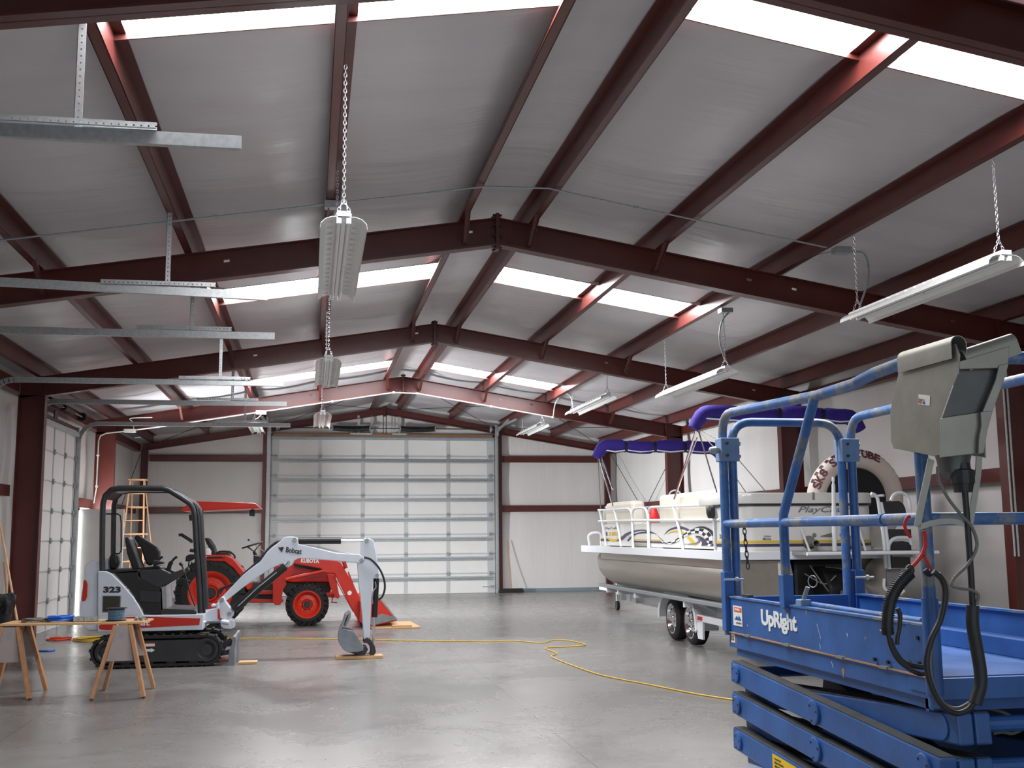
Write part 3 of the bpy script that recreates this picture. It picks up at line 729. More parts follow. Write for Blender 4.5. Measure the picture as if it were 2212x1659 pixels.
t = thing('junction_box', (-3.08, 23.98, 4.2), 'white junction box on the lit red frame above the far left lamp', 'junction box'); MB().box(-3.17, -2.95, 23.92, 23.97, 4.19, 4.27).build('box_body', 'conduit', t)
MB().tube([(-3.05, 24.0, 4.2), (-3.15, 24.6, 4.18), (-3.25, 25.1, 4.2)], 0.01, 6).build('pipe', 'conduit', t)
t = thing('flexible_conduit', (3.33, 22.2, 4.2), 'white looped wire feeding the third right hand lamp', 'conduit'); MB().tube(smooth_path([(3.36, 23.95, 4.19), (3.34, 23.6, 4.46), (3.36, 23.0, 4.60), (3.42, 22.5, 4.50), (3.40, 22.2, 4.20)], 8), 0.013, 6).build('pipe', 'conduit', t, smooth=True)
t = thing('junction_box', (3.35, 13.42, 4.46), 'small grey box at the purlin above the second right hand lamp', 'junction box'); MB().box(3.28, 3.44, 13.36, 13.5, 4.47, 4.53).build('box_body', 'galvdull', t)
MB().tube(smooth_path([(3.42, 13.4, 4.5), (3.30, 13.42, 4.35), (3.26, 13.42, 4.1), (3.34, 13.45, 3.82)], 8), 0.011, 6).build('lamp_wire', 'galvdull', t)
t = thing('conduit', (6.0, 11.4, 1.6), 'pair of thin galvanised conduits on the near right column', 'conduit')
for dx in (0, 0.05): MB().tube([(6.02+dx, 11.52, 1.3), (6.02+dx, 11.52, 3.7)], 0.012, 6).build('pipe', 'galv', t)
def cr(x0, y0, s): return lambda p: (x0+p[0]/s, y0+p[1]/s)
def outline(pts, conv, Y):
    return [(q.x, q.z) for q in (at(*conv(p), Y=Y) for p in pts)]
c1 = cr(150, 1030, 3.6875); c2 = cr(370, 1060, 4.1736)
# ================================================================== mini excavator, side on, facing right
YE = 14.5
ex = thing('mini_excavator', (-3.9, 15.0, 0.0), 'white and red tracked mini excavator with black canopy, numbered 323', 'excavator')
def eo(pts, Y=YE): return outline(pts, c1, Y)
# undercarriage: two rubber tracks with lugs
def track(y0, y1, far=False):
    xl, xr_ = -4.62, -3.05; r = 0.185; zc_ = r+0.018
    path = []
    for k_ in range(9): a = PI/2+PI*k_/8; path.append((xl+r+math.cos(a)*r, zc_+math.sin(a)*r))
    for k_ in range(9): a = -PI/2+PI*k_/8; path.append((xr_-r+math.cos(a)*r, zc_+math.sin(a)*r))
    N = len(path); mb = MB(); vs = []
    inner = []
    for x, z in path:
        cx_ = min(max(x, xl+r), xr_-r); d = Vector((x-cx_, 0, z-zc_)).normalized(); inner.append((x-d.x*0.03, z-d.z*0.03))
    for y in (y0, y1): vs += [(x, y, z) for x, z in path]; vs += [(x, y, z) for x, z in inner]
    f = []
    for i in range(N):
        j = (i+1) % N; f += [(i, j, 2*N+j, 2*N+i), (N+j, N+i, 3*N+i, 3*N+j), (i, N+i, N+j, j), (2*N+i, 2*N+j, 3*N+j, 3*N+i)]
    mb.add(vs, f)
    # lugs round the loop
    per = 2*(xr_-xl-2*r)+2*PI*r; n = 34
    for i in range(n):
        s = per*i/n; Ls = xr_-xl-2*r
        if s < Ls: p = Vector((xl+r+s, 0, zc_-r)); d = Vector((0,0,-1))
        elif s < Ls+PI*r: a = -PI/2+(s-Ls)/r; d = Vector((math.cos(a),0,math.sin(a))); p = Vector((xr_-r,0,zc_))+d*r
        elif s < 2*Ls+PI*r: p = Vector((xr_-r-(s-Ls-PI*r),0,zc_+r)); d = Vector((0,0,1))
        else: a = PI/2+(s-2*Ls-PI*r)/r; d = Vector((math.cos(a),0,math.sin(a))); p = Vector((xl+r,0,zc_))+d*r
        tt = Vector((d.z,0,-d.x))
        q = p+d*0.004
        mb.beam((q.x, y0+0.01, q.z), (q.x, y1-0.01, q.z), 0.030, 0.028, d)
    tr = mb.build('track', 'rubber', ex)
    mb = MB(); mb.prism([(xl+0.26, zc_-0.13), (xr_-0.22, zc_-0.13), (xr_-0.2, zc_+0.08), (xr_-0.3, zc_+0.13), (xl+0.34, zc_+0.13), (xl+0.22, zc_+0.02)], 'y', y0+0.02, y1-0.02); mb.build('track_frame', 'darkmetal', tr)
    for x_, rr in ((xl+r, 0.135), (xr_-r, 0.145)):
        mb = MB(); mb.lathe((x_, y0+0.012, zc_), (0,1,0), [(0, 0.03), (0.0, rr*0.5), (0.02, rr*0.55), (0.0, rr*0.8), (0, rr), (y1-y0-0.03, rr)], 28); mb.build('sprocket', 'darkmetal', tr)
    for i in range(4):
        mb = MB(); mb.cyl((xl+0.42+i*0.27, y0+0.03, 0.085), (xl+0.42+i*0.27, y1-0.03, 0.085), 0.06, 16); mb.build('roller', 'black', tr)
    return tr
trn = track(YE-0.05, YE+0.18); track(YE+0.75, YE+0.98, True)
MB().box(-4.2, -3.4, YE+0.15, YE+0.8, 0.14, 0.36).build('undercarriage', 'darkmetal', ex)
MB().cyl((-3.85, YE+0.46, 0.34), (-3.85, YE+0.46, 0.47), 0.30, 24).build('slew_ring', 'black', ex)
# stickers on the track frame
q = at(*c1((680, 1385)), Y=YE-0.05); ysf = YE-0.035
MB().box(-4.0, -3.86, YE-0.034, YE-0.029, 0.262, 0.305).build('warning_sticker', 'paper', ex)
MB().box(-4.0, -3.86, YE-0.036, YE-0.034, 0.293, 0.305).build('sticker_band', 'orangestick', ex)
MB().box(-3.985, -3.97, YE-0.036, YE-0.034, 0.27, 0.283).build('sticker_mark', 'ink', ex)
MB().prism([(-4.0, 0.200), (-3.905, 0.200), (-3.905, 0.188), (-3.855, 0.214), (-3.905, 0.242), (-3.905, 0.230), (-4.0, 0.230)], 'y', YE-0.034, YE-0.029).build('arrow_sticker', 'textwhite', ex)
# house
cw = eo([(110,800),(95,745),(100,710),(150,672),(222,655),(222,1236),(125,1232),(90,1205),(66,1130),(62,1060),(80,920)])
MB().prism(cw, 'y', YE+0.12, YE+0.92).build('counterweight', 'exwhite', ex, bevel=0.03)
MB().prism(eo([(97,840),(104,822),(122,832),(130,860),(126,960),(112,990),(90,996),(84,980)]), 'y', YE+0.10, YE+0.125).build('tail_light', 'exred', ex, bevel=0.006)
pn = eo([(224,750),(290,752),(335,772),(400,835),(460,900),(510,960),(560,1040),(592,1108),(224,1112)])
MB().prism(pn, 'y', YE+0.02, YE+0.10).build('side_panel', 'exwhite', ex, bevel=0.012)
sk = eo([(222,1108),(1066,1096),(1062,1222),(600,1232),(222,1236)])
MB().prism(sk, 'y', YE+0.02, YE+0.96).build('deck_skirt', 'exwhite', ex, bevel=0.01)
band = eo([(232,1190),(270,1150),(345,1122),(600,1115),(1040,1128),(1034,1180),(800,1192),(560,1205),(300,1222),(240,1215)])
MB().prism(band, 'y', YE+0.010, YE+0.021).build('red_band', 'exred', ex)
def etext(s, px0, px1, py_base, size_px, conv, Y, m, name, parent, bold=0.01, shear=0.0, slope=0.0):
    a = at(*conv((px0, py_base)), Y=Y); b = at(*conv((px1, py_base-slope)), Y=Y); h = (at(*conv((px0, py_base-size_px)), Y=Y)-a).length
    r = (b-a).normalized()
    return text(s, 1.0, a, r, Vector((0,0,1))-r*r.z, m, name, parent, depth=0.0015, bold=bold, shear=shear, width=(b-a).length, height=h)
etext('323', 268, 407, 924, 50, c1, YE+0.018, 'ink', 'model_number', ex, bold=0.055)
etext('Bobcat', 375, 640, 1185, 42, c1, YE+0.008, 'textwhite', 'maker_lettering', ex, bold=0.02)
MB().prism(eo([(258,945),(412,945),(408,1086),(256,1082)]), 'y', YE+0.012, YE+0.03).build('vent_frame', 'galvdull', ex, bevel=0.004)
MB().prism(eo([(268,952),(403,952),(399,1078),(266,1074)]), 'y', YE+0.006, YE+0.014).build('vent_screen', 'glass', ex)
sb = eo([(340,760),(540,742),(545,790),(560,812),(715,885),(728,1092),(592,1095),(560,1030),(510,950),(460,890),(400,826)])
MB().prism(sb, 'y', YE+0.05, YE+0.80).build('seat_base', 'black', ex, bevel=0.01)
MB().prism(eo([(558,912),(725,918),(722,1004),(556,996)]), 'y', YE+0.035, YE+0.052).build('side_cover', 'darkmetal', ex, bevel=0.004)
MB().prism(eo([(224,748),(540,740),(545,760),(340,770),(224,762)]), 'y', YE+0.05, YE+0.92).build('rear_deck', 'black', ex)
MB().prism(eo([(272,640),(300,615),(340,630),(350,690),(330,745),(275,745)]), 'y', YE+0.35, YE+0.55).build('muffler', 'black', ex, bevel=0.03)
cs = eo([(550,748),(730,738),(800,772),(903,734),(912,758),(800,832),(720,880),(690,884),(562,812)])
MB().prism(cs, 'y', YE+0.04, YE+0.20).build('control_console', 'darkmetal', ex, bevel=0.01)
MB().prism(cs, 'y', YE+0.62, YE+0.78).build('control_console', 'darkmetal', ex, bevel=0.01)
st = eo([(412,490),(432,476),(455,500),(505,620),(548,742),(478,748),(430,610)])
MB().prism(st, 'y', YE+0.25, YE+0.62).build('seat_back', 'black', ex, bevel=0.03)
MB().prism(eo([(470,738),(700,715),(720,742),(690,760),(480,765)]), 'y', YE+0.24, YE+0.62).build('seat_cushion', 'black', ex, bevel=0.02)
MB().prism(eo([(446,488),(472,458),(640,562),(662,600),(662,664),(640,690),(575,722),(545,700),(505,570)]), 'y', YE+0.66, YE+0.78).build('seat_back_cover', 'black', ex, bevel=0.02)
MB().prism(eo([(648,690),(662,664),(750,682),(748,692),(690,706)]), 'y', YE+0.05, YE+0.16).build('armrest', 'black', ex, bevel=0.01)
def etube(pts, r, Y, m, name, parent, conv=c1, seg=10, sm=6, taper=None):
    P = [at(*conv(p), Y=Y) for p in pts]
    if sm > 1: P = smooth_path(P, sm)
    mb = MB(); mb.tube(P, r, seg); return mb.build(name, m, parent, smooth=True)
for dy in (0.12, 0.70):
    off = 0 if dy < .5 else -115
    etube([(790+off, 745), (800+off, 700), (815+off, 678)], 0.026, YE+dy, 'rubber', 'lever_boot', ex)
    etube([(805+off, 690), (832+off, 655), (858+off, 636)], 0.015, YE+dy, 'black', 'joystick', ex)
etube([(1000,1030), (960,920), (925,790), (895,700)], 0.009, YE+0.3, 'darkmetal', 'blade_lever', ex)
etube([(900,706), (885,690), (880,684)], 0.022, YE+0.3, 'black', 'lever_knob', ex, sm=1)
etube([(820,815), (905,815), (960,830)], 0.006, YE+0.3, 'darkmetal', 'pedal_rod', ex, sm=1)
MB().prism(eo([(722,1066),(745,1052),(990,1062),(1008,1075),(1005,1098),(722,1100)]), 'y', YE+0.04, YE+0.92).build('floor_plate', 'darkmetal', ex, bevel=0.006)
MB().prism(eo([(730,885),(756,872),(764,1062),(738,1072)]), 'y', YE+0.06, YE+0.72).build('kick_plate', 'galvdull', ex)
# canopy frame
def hoop(Y, r):
    pts = [(262,752),(260,600),(264,300),(268,210),(285,150),(330,105),(390,92),(500,90),(740,92),(790,105),(890,165),(960,212),(985,250),(998,310),(1012,560),(1030,800),(1046,1086)]
    P = [at(*c1(p), Y=YE+0.08) for p in pts]; P = [Vector((p.x, Y, p.z)) for p in P]
    mb = MB(); mb.tube(P, r, 12); return mb.build('canopy_frame', 'darkmetal', ex, smooth=True)
hoop(YE+0.08, 0.036); hoop(YE+0.88, 0.034)
mb = MB()
P = [at(*c1(p), Y=YE+0.08) for p in [(985,210),(1010,240),(1024,310),(1040,560),(1062,830),(1072,1086)]]; mb.tube(P, 0.020, 8); mb.build('front_rail', 'black', ex, smooth=True)
top = [(at(*c1(p), Y=YE+0.08)) for p in [(275,170),(330,112),(400,96),(740,96),(880,165),(958,214)]]
poly = [(p.x, p.z) for p in top]+[(p.x, p.z-0.012) for p in reversed(top)]
MB().prism(poly, 'y', YE+0.09, YE+0.87).build('canopy_roof', 'darkmetal', ex)
etube([(290,296),(385,296),(405,310),(412,360),(412,590),(395,612),(350,612)], 0.009, YE+0.5, 'black', 'guard_rail', ex, sm=1)
MB().prism(eo([(938,305),(965,295),(970,345),(945,350)]), 'y', YE+0.16, YE+0.22).build('work_light', 'black', ex, bevel=0.008)
MB().tube([at(*c1((980,575)), Y=YE+0.06), at(*c1((975,600)), Y=YE+0.06)], 0.03, 10).build('mirror_pad', 'black', ex)
# swing bracket, boom, stick, bucket
YB = YE+0.42
def bo(pts, Y=YB): return outline(pts, c2, Y)
def plate(pts, w, name, m='exwhite', bev=0.008, Y=YB, off=0.0):
    return MB().prism(outline(pts, c2, Y-w/2), 'y', Y-w/2+off, Y+w/2+off).build(name, m, ex, bevel=bev)
plate([(285,1120),(345,1072),(405,1058),(405,1020),(430,1010),(432,1170),(290,1190)], 0.26, 'swing_post')
plate([(355,1035),(365,1022),(400,1030),(438,972),(455,956),(478,962),(492,1000),(545,1070),(562,1095),(555,1130),(530,1158),(480,1160),(440,1150),(430,1060),(405,1045),(360,1048)], 0.20, 'swing_bracket')
plate([(440,1165),(530,1152),(572,1178),(568,1235),(540,1248),(470,1245),(445,1220)], 0.24, 'swing_casting')
plate([(418,1066),(432,1062),(432,1160),(418,1160)], 0.27, 'bracket_stripe', 'exred', 0)
for p in ((458,983),(524,1107)):
    q = at(*c2(p), Y=YB-0.1); MB().cyl((q.x, YB-0.125, q.z), (q.x, YB+0.125, q.z), 0.026, 14).build('pivot_pin', 'galvdull', ex)
etube([(290,1186),(365,1184),(440,1182)], 0.019, YB-0.12, 'chrome', 'swing_ram', ex, conv=c2, sm=1)
MB().tube([at(*c2((455,1180)), Y=YB-0.12), at(*c2((520,1190)), Y=YB-0.12)], 0.03, 10).build('ram_eye', 'exwhite', ex)
boom = [(462,952),(640,765),(700,715),(800,640),(860,560),(905,515),(990,448),(1012,425),(1045,413),(1110,415),(1142,432),(1150,484),(1240,500),(1480,560),(1700,575),(1738,598),(1745,622),(1722,652),(1690,655),(1560,638),(1400,625),(1150,607),(1110,630),(1090,668),(1055,690),(1015,672),(985,665),(900,702),(760,792),(640,880),(500,990),(470,985),(455,970)]
plate(boom, 0.13, 'boom')
mb = MB(); mb.tube(smooth_path([at(*c2(p), Y=YB-0.02) for p in [(640,770),(720,700),(800,625),(860,540),(930,475),(990,455)]], 5), 0.013, 6); mb.tube(smooth_path([at(*c2(p), Y=YB+0.03) for p in [(440,930),(470,880),(560,840),(640,760),(720,690),(800,615),(880,520),(960,465),(1000,460)]], 5), 0.013, 6)
mb.tube(smooth_path([at(*c2(p), Y=YB-0.05) for p in [(420,960),(430,900),(480,870),(560,838)]], 5), 0.014, 6); mb.build('hydraulic_hose', 'rubber', ex, smooth=True)
mb = MB(); mb.tube(smooth_path([at(*c2(p), Y=YB-0.03) for p in [(1150,490),(1300,505),(1480,545),(1660,575),(1720,590)]], 5), 0.008, 6); mb.build('hydraulic_line', 'doorrim', ex, smooth=True)
etext('Bobcat', 1030, 1172, 556, 50, c2, YB-0.0668, 'ink', 'maker_lettering', ex, bold=0.03, slope=-17)
hd = [(966,508),(982,512),(1000,506),(1016,512),(1008,530),(1000,545),(984,540),(972,528)]
MB().prism(outline(hd, c2, YB-0.066), 'y', YB-0.068, YB-0.064).build('emblem', 'ink', ex)
MB().prism(outline([(985,546),(996,543),(1004,552),(990,552)], c2, YB-0.066), 'y', YB-0.068, YB-0.064).build('emblem', 'ink', ex)
for p, r in (((1112,443),0.03),((1058,645),0.022),((1715,628),0.028),((1763,448),0.028),((1855,762),0.022)):
    q = at(*c2(p), Y=YB-0.065); MB().cyl((q.x, YB-0.085, q.z), (q.x, YB+0.085, q.z), r, 16).build('pivot_pin', 'galvdull', ex)
def ram(a, b, c_, r1, r2, Y, parent=ex):
    A = at(*c2(a), Y=Y); B = at(*c2(b), Y=Y); C_ = at(*c2(c_), Y=Y)
    o = MB().cyl(A, B, r1, 16).build('ram_barrel', 'black', parent, smooth=True); MB().cyl(B, C_, r2, 12).build('ram_rod', 'chrome', parent, smooth=True)
ram((1145,450), (1530,450), (1763,450), 0.045, 0.019, YB-0.02)
ram((560,1075), (1030,680), (1058,650), 0.052, 0.02, YB-0.08)
etube([(600,1040),(780,870),(950,735)], 0.009, YB-0.14, 'chrome', 'ram_rod', ex, conv=c2, sm=1)
stick = [(1735,440),(1750,427),(1800,432),(1826,452),(1850,580),(1874,750),(1876,780),(1850,792),(1822,790),(1805,960),(1790,1310),(1775,1345),(1735,1340),(1725,1180),(1708,980),(1692,860),(1680,700),(1678,655),(1722,652),(1745,622),(1738,598),(1712,580)]
plate(stick, 0.12, 'stick')
ram((1850,790), (1832,1140), (1822,1372), 0.038, 0.017, YB-0.0)
etube([(1738,600),(1800,620),(1868,690),(1912,780),(1926,870),(1905,950),(1865,985)], 0.013, YB-0.09, 'rubber', 'hydraulic_hose', ex, conv=c2)
etube([(1838,820),(1845,870),(1825,900),(1812,960),(1815,1020)], 0.008, YB-0.08, 'galvdull', 'hydraulic_line', ex, conv=c2)
# bucket: curled shell with side plates
sidep = [(1530,1262),(1545,1245),(1640,1265),(1735,1405),(1728,1440),(1600,1458),(1560,1440),(1520,1390),(1506,1330)]
bw = 0.20
shell = [(1606,1098),(1572,1120),(1548,1200),(1522,1250),(1506,1310),(1510,1370),(1545,1425),(1595,1458),(1680,1455),(1735,1440)]
so_ = outline(shell, c2, YB-bw); th = 0.018
inn = []
cxm = sum(p[0] for p in so_)/len(so_)+0.1; czm = sum(p[1] for p in so_)/len(so_)
for x, z in so_:
    d = Vector((cxm-x, czm-z)).normalized(); inn.append((x+d.x*th, z+d.y*th))
MB().prism(so_+inn[::-1], 'y', YB-bw, YB+bw).build('bucket_shell', 'bucket', ex)
for s in (-1, 1):
    yy = YB+s*bw; MB().prism(outline(sidep+[], c2, YB-bw), 'y', yy-0.012, yy+0.012).build('bucket_side', 'bucket', ex, bevel=0.004)
for i in range(4):
    yy = YB-bw+0.04+i*(2*bw-0.08)/3
    MB().prism(outline([(1600,1095),(1622,1098),(1615,1150),(1570,1240),(1560,1225),(1590,1150)], c2, YB-bw), 'y', yy-0.025, yy+0.025).build('bucket_tooth', 'bucket', ex)
for s in (-0.1, 0.1):
    MB().prism(outline([(1600,1455),(1700,1420),(1735,1400),(1760,1405),(1775,1430),(1745,1480),(1790,1478),(1800,1450),(1790,1400),(1760,1370),(1733,1375),(1735,1340),(1765,1322),(1800,1345),(1835,1400),(1845,1455),(1820,1492),(1740,1500),(1690,1484)], c2, YB-0.1), 'y', YB+s-0.025, YB+s+0.025).build('bucket_link', 'darkmetal', ex, bevel=0.006)
# dozer blade
bl = [(556,1312),(580,1316),(585,1350),(572,1420),(575,1500),(568,1586),(515,1584),(500,1560),(520,1530),(520,1450),(545,1380)]
MB().prism(outline(bl, c2, YE), 'y', YE-0.02, YE+0.95).build('dozer_blade', 'bucket', ex, bevel=0.006)
for y in (YE+0.22, YE+0.72):
    MB().prism(outline([(430,1450),(540,1430),(540,1470),(430,1490)], c2, y), 'y', y-0.04, y+0.04).build('blade_arm', 'darkmetal', ex)
MB().tube([at(*c2((455,1395)), Y=YE+0.46), at(*c2((545,1345)), Y=YE+0.46)], 0.032, 12).build('blade_ram', 'black', ex)
MB().prism(outline([(460,1360),(545,1345),(548,1400),(470,1412)], c2, YE+0.2), 'y', YE+0.2, YE+0.26).build('blade_bracket', 'darkmetal', ex)

# boards under bucket and blade
def board(name, x0, x1, y0, y1, z0, z1, label, m='lightwood', cat='board', rot=0.0):
    cx_, cy_ = (x0+x1)/2, (y0+y1)/2
    T = Matrix.Translation((cx_, cy_, 0)) @ Matrix.Rotation(rot, 4, 'Z') @ Matrix.Translation((-cx_, -cy_, 0))
    return tag(MB(T).box(x0, x1, y0, y1, z0, z1).build(name, m, bevel=0.003), label, cat)
board('wooden_board', -1.63, -1.02, 14.78, 15.02, 0.001, 0.04, 'short plank lying under the excavator bucket')
board('wooden_board', -2.85, -2.62, 14.55, 14.75, 0.001, 0.03, 'thin board on the floor under the front of the excavator blade')
# ================================================================== compact tractor behind the excavator
YT = 20.0
tk = thing('tractor', (-3.0, 20.6, 0.0), 'orange red compact tractor with canopy and front loader behind the excavator', 'tractor')
def to(pts, Y=YT): return outline(pts, c2, Y)
LAST = [None]
def tplate(pts, y0, y1, name, m='kred', bev=0.008, parent=None):
    LAST[0] = MB().prism(outline(pts, c2, min(y0, y1)), 'y', y0, y1).build(name, m, parent or tk, bevel=bev)
    return LAST[0]
def wheel(cx_, y0, R, w, rim_r, name, hub_m='kred', lugs=22):
    c_ = Vector((cx_, y0, R+0.012))
    mb = MB(); mb.lathe(c_, (0,1,0), [(0.0, rim_r), (0.0, rim_r+0.03), (-0.02+0.02, R*0.8), (0.03, R*0.97), (w*0.3, R), (w*0.7, R), (w-0.03, R*0.97), (w, R*0.8), (w, rim_r)], 40, cap=False)
    for i in range(lugs):
        for s in (0, 1):
            a = 2*PI*(i+0.5*s)/lugs; d = Vector((math.cos(a), 0, math.sin(a))); t_ = Vector((-d.z, 0, d.x))
            p = c_+d*(R*0.985); ya_, yb_ = (0.0, w*0.5) if s == 0 else (w*0.5, w)
            sh_ = 0.05 if s == 0 else -0.05
            mb.beam(p+Vector((0,ya_,0))-t_*(0.04 if s == 0 else 0), p+Vector((0,yb_,0))+t_*(0 if s == 0 else -0.04)*1, 0.035, 0.035, d)
            if s == 0: mb.beam(c_+d*R*0.80+Vector((0,0.0,0)), c_+d*R*0.99+Vector((0,0.02,0)), 0.045, 0.03, t_)
    ty = mb.build('wheel', 'rubber', tk, smooth=False)
    MB().lathe(c_, (0,1,0), [(0.05, 0.0), (0.05, rim_r*0.32), (0.03, rim_r*0.36), (0.06, rim_r*0.42), (0.07, rim_r*0.72), (0.015, rim_r*0.86), (-0.005, rim_r*0.97), (-0.005, rim_r+0.012), (0.03, rim_r+0.012), (w*0.9, rim_r)], 36).build('rim', hub_m, ty, smooth=True)
    MB().lathe(c_, (0,1,0), [(0.015, 0.0), (0.015, rim_r*0.22), (0.04, rim_r*0.26), (0.06, rim_r*0.26)], 20).build('hub_cap', 'darkmetal', ty)
    for i in range(8):
        a = 2*PI*i/8; d = Vector((math.cos(a), 0, math.sin(a))); p = c_+d*rim_r*0.5
        MB().cyl(p+Vector((0,0.045,0)), p+Vector((0,0.08,0)), 0.011, 6).build('wheel_nut', 'galvdull', ty)
    return ty
fx = at(*c2((1225,1045)), Y=YT+0.25).x; rx = at(*c2((352,945)), Y=YT+0.1).x
wheel(fx, YT+0.25, 0.37, 0.22, 0.235, 'front_wheel'); wheel(fx, YT+1.2, 0.37, 0.22, 0.235, 'front_wheel')
wheel(rx, YT+0.05, 0.61, 0.36, 0.37, 'rear_wheel', lugs=20); wheel(rx, YT+1.25, 0.61, 0.36, 0.37, 'rear_wheel', lugs=20)
tplate([(84,176),(112,148),(188,96),(210,92),(740,110),(765,118),(800,150),(785,158),(680,160),(400,172),(110,186)], YT+0.15, YT+1.45, 'canopy', 'kred', 0.02)
tplate([(90,178),(110,186),(680,162),(790,158),(780,150),(110,172)], YT+0.14, YT+0.16, 'canopy_edge', 'kreddk', 0)
for y in (YT+0.35, YT+1.25):
    tplate([(248,178),(286,174),(284,330),(272,560),(262,700),(232,700),(240,540)], y, y+0.07, 'canopy_post', 'black', 0.006)
tplate([(700,172),(752,170),(756,200),(748,232),(702,226)], YT+0.3, YT+0.45, 'work_lamp', 'black', 0.01)
tplate([(724,160),(734,160),(734,175),(724,175)], YT+0.36, YT+0.39, 'lamp_bracket', 'black', 0)
tplate([(240,580),(490,580),(520,590),(560,610),(660,730),(722,830),(722,880),(690,900),(672,880),(640,800),(560,700),(480,640),(300,632),(240,640)], YT+0.04, YT+0.42, 'fender', 'kred', 0.02)
tplate([(240,580),(490,580),(520,590),(560,610),(660,730),(722,830),(722,880),(690,900),(672,880),(640,800),(560,700),(480,640),(300,632),(240,640)], YT+1.25, YT+1.6, 'fender', 'kred', 0.02)
tplate([(125,636),(132,590),(160,575),(230,576),(238,600),(200,612),(160,640)], YT+0.06, YT+0.36, 'fender_tip', 'black', 0.01)
tplate([(290,600),(440,594),(490,606),(330,612)], YT+0.02, YT+0.045, 'fender_decal', 'black', 0)
etext('GST', 270, 325, 603, 14, c2, YT+0.015, 'textwhite', 'fender_lettering', tk, bold=0.02)
tplate([(298,430),(318,424),(345,440),(385,500),(402,560),(398,576),(355,576),(330,500),(312,470)], YT+0.6, YT+1.0, 'seat_back', 'black', 0.03)
tplate([(340,560),(520,560),(530,590),(340,592)], YT+0.58, YT+1.02, 'seat_cushion', 'black', 0.02)
etube([(405,566),(440,548),(520,550),(545,562),(572,588),(570,610)], 0.016, YT+0.28, 'black', 'grab_rail', tk, conv=c2, sm=2)
etube([(68,402),(90,396),(180,452),(180,470)], 0.03, YT+0.9, 'black', 'rear_arm', tk, conv=c2, sm=1)
etube([(160,640),(155,690),(165,760)], 0.012, YT+0.5, 'black', 'rear_hose', tk, conv=c2); etube([(185,640),(178,700),(190,740)], 0.012, YT+0.55, 'black', 'rear_hose', tk, conv=c2)
MB().lathe(at(*c2((325,545)), Y=YT+0.45)-Vector((0,0,0.12)), (0,0,1), [(0,0.07),(0.13,0.07),(0.15,0.05),(0.17,0.045)], 16).build('white_jug', 'white', tk)
# steering wheel and column
a = at(*c2((640,518)), Y=YT+0.62); b = at(*c2((820,462)), Y=YT+0.62); cc = (a+b)/2; R_ = (b-a).length/2; u = (b-a).normalized(); v_ = Vector((0,1,0)); nn = u.cross(v_)
sw = MB(); sw.tube([cc+u*(math.cos(2*PI*i/28)*R_)+v_*(math.sin(2*PI*i/28)*R_) for i in range(28)], 0.014, 8, closed=True)
hubp = at(*c2((745,548)), Y=YT+0.62)
for i in range(3):
    an = 2*PI*i/3; sw.tube([hubp, cc+u*(math.cos(an)*R_)+v_*(math.sin(an)*R_)], 0.010, 6)
sw.build('steering_wheel', 'black', tk, smooth=True)
etube([(745,548),(770,600),(800,690)], 0.03, YT+0.62, 'black', 'steering_column', tk, conv=c2, sm=1)
etube([(850,560),(700,446)], 0.007, YT+0.5, 'galvdull', 'throttle_lever', tk, conv=c2, sm=1)
MB().lathe(at(*c2((698,443)), Y=YT+0.5)-Vector((0,0,0.02)), (0,0,1), [(0,0.0),(0.008,0.02),(0.028,0.02),(0.04,0.0)], 12).build('lever_knob', 'black', tk)
tplate([(740,580),(800,590),(812,650),(790,700),(740,650)], YT+0.45, YT+0.85, 'dashboard', 'black', 0.02)
# body
tplate([(700,830),(930,830),(930,1010),(680,1010)], YT+0.45, YT+1.1, 'transmission', 'darkmetal', 0.01)
tplate([(930,655),(1090,640),(1500,640),(1510,700),(1480,825),(1100,830),(930,800)], YT+0.45, YT+1.1, 'hood', 'kred', 0.03)
tplate([(1000,825),(1440,825),(1440,900),(1380,960),(1050,960),(1000,900)], YT+0.5, YT+1.05, 'engine_block', 'black', 0.01)
tplate([(1105,655),(1360,705),(1360,730),(1105,680)], YT+0.38, YT+0.46, 'hood_stripe', 'black', 0)
tplate([(1380,920),(1480,930),(1470,968),(1380,955)], YT+0.3, YT+1.2, 'front_axle', 'kreddk', 0.01)
tplate([(690,975),(1010,980),(1010,1008),(680,1008)], YT+0.28, YT+0.34, 'foot_step', 'kreddk', 0.004)
tplate([(790,905),(920,900),(920,935),(790,935)], YT+0.3, YT+0.5, 'foot_board', 'kreddk', 0.004)
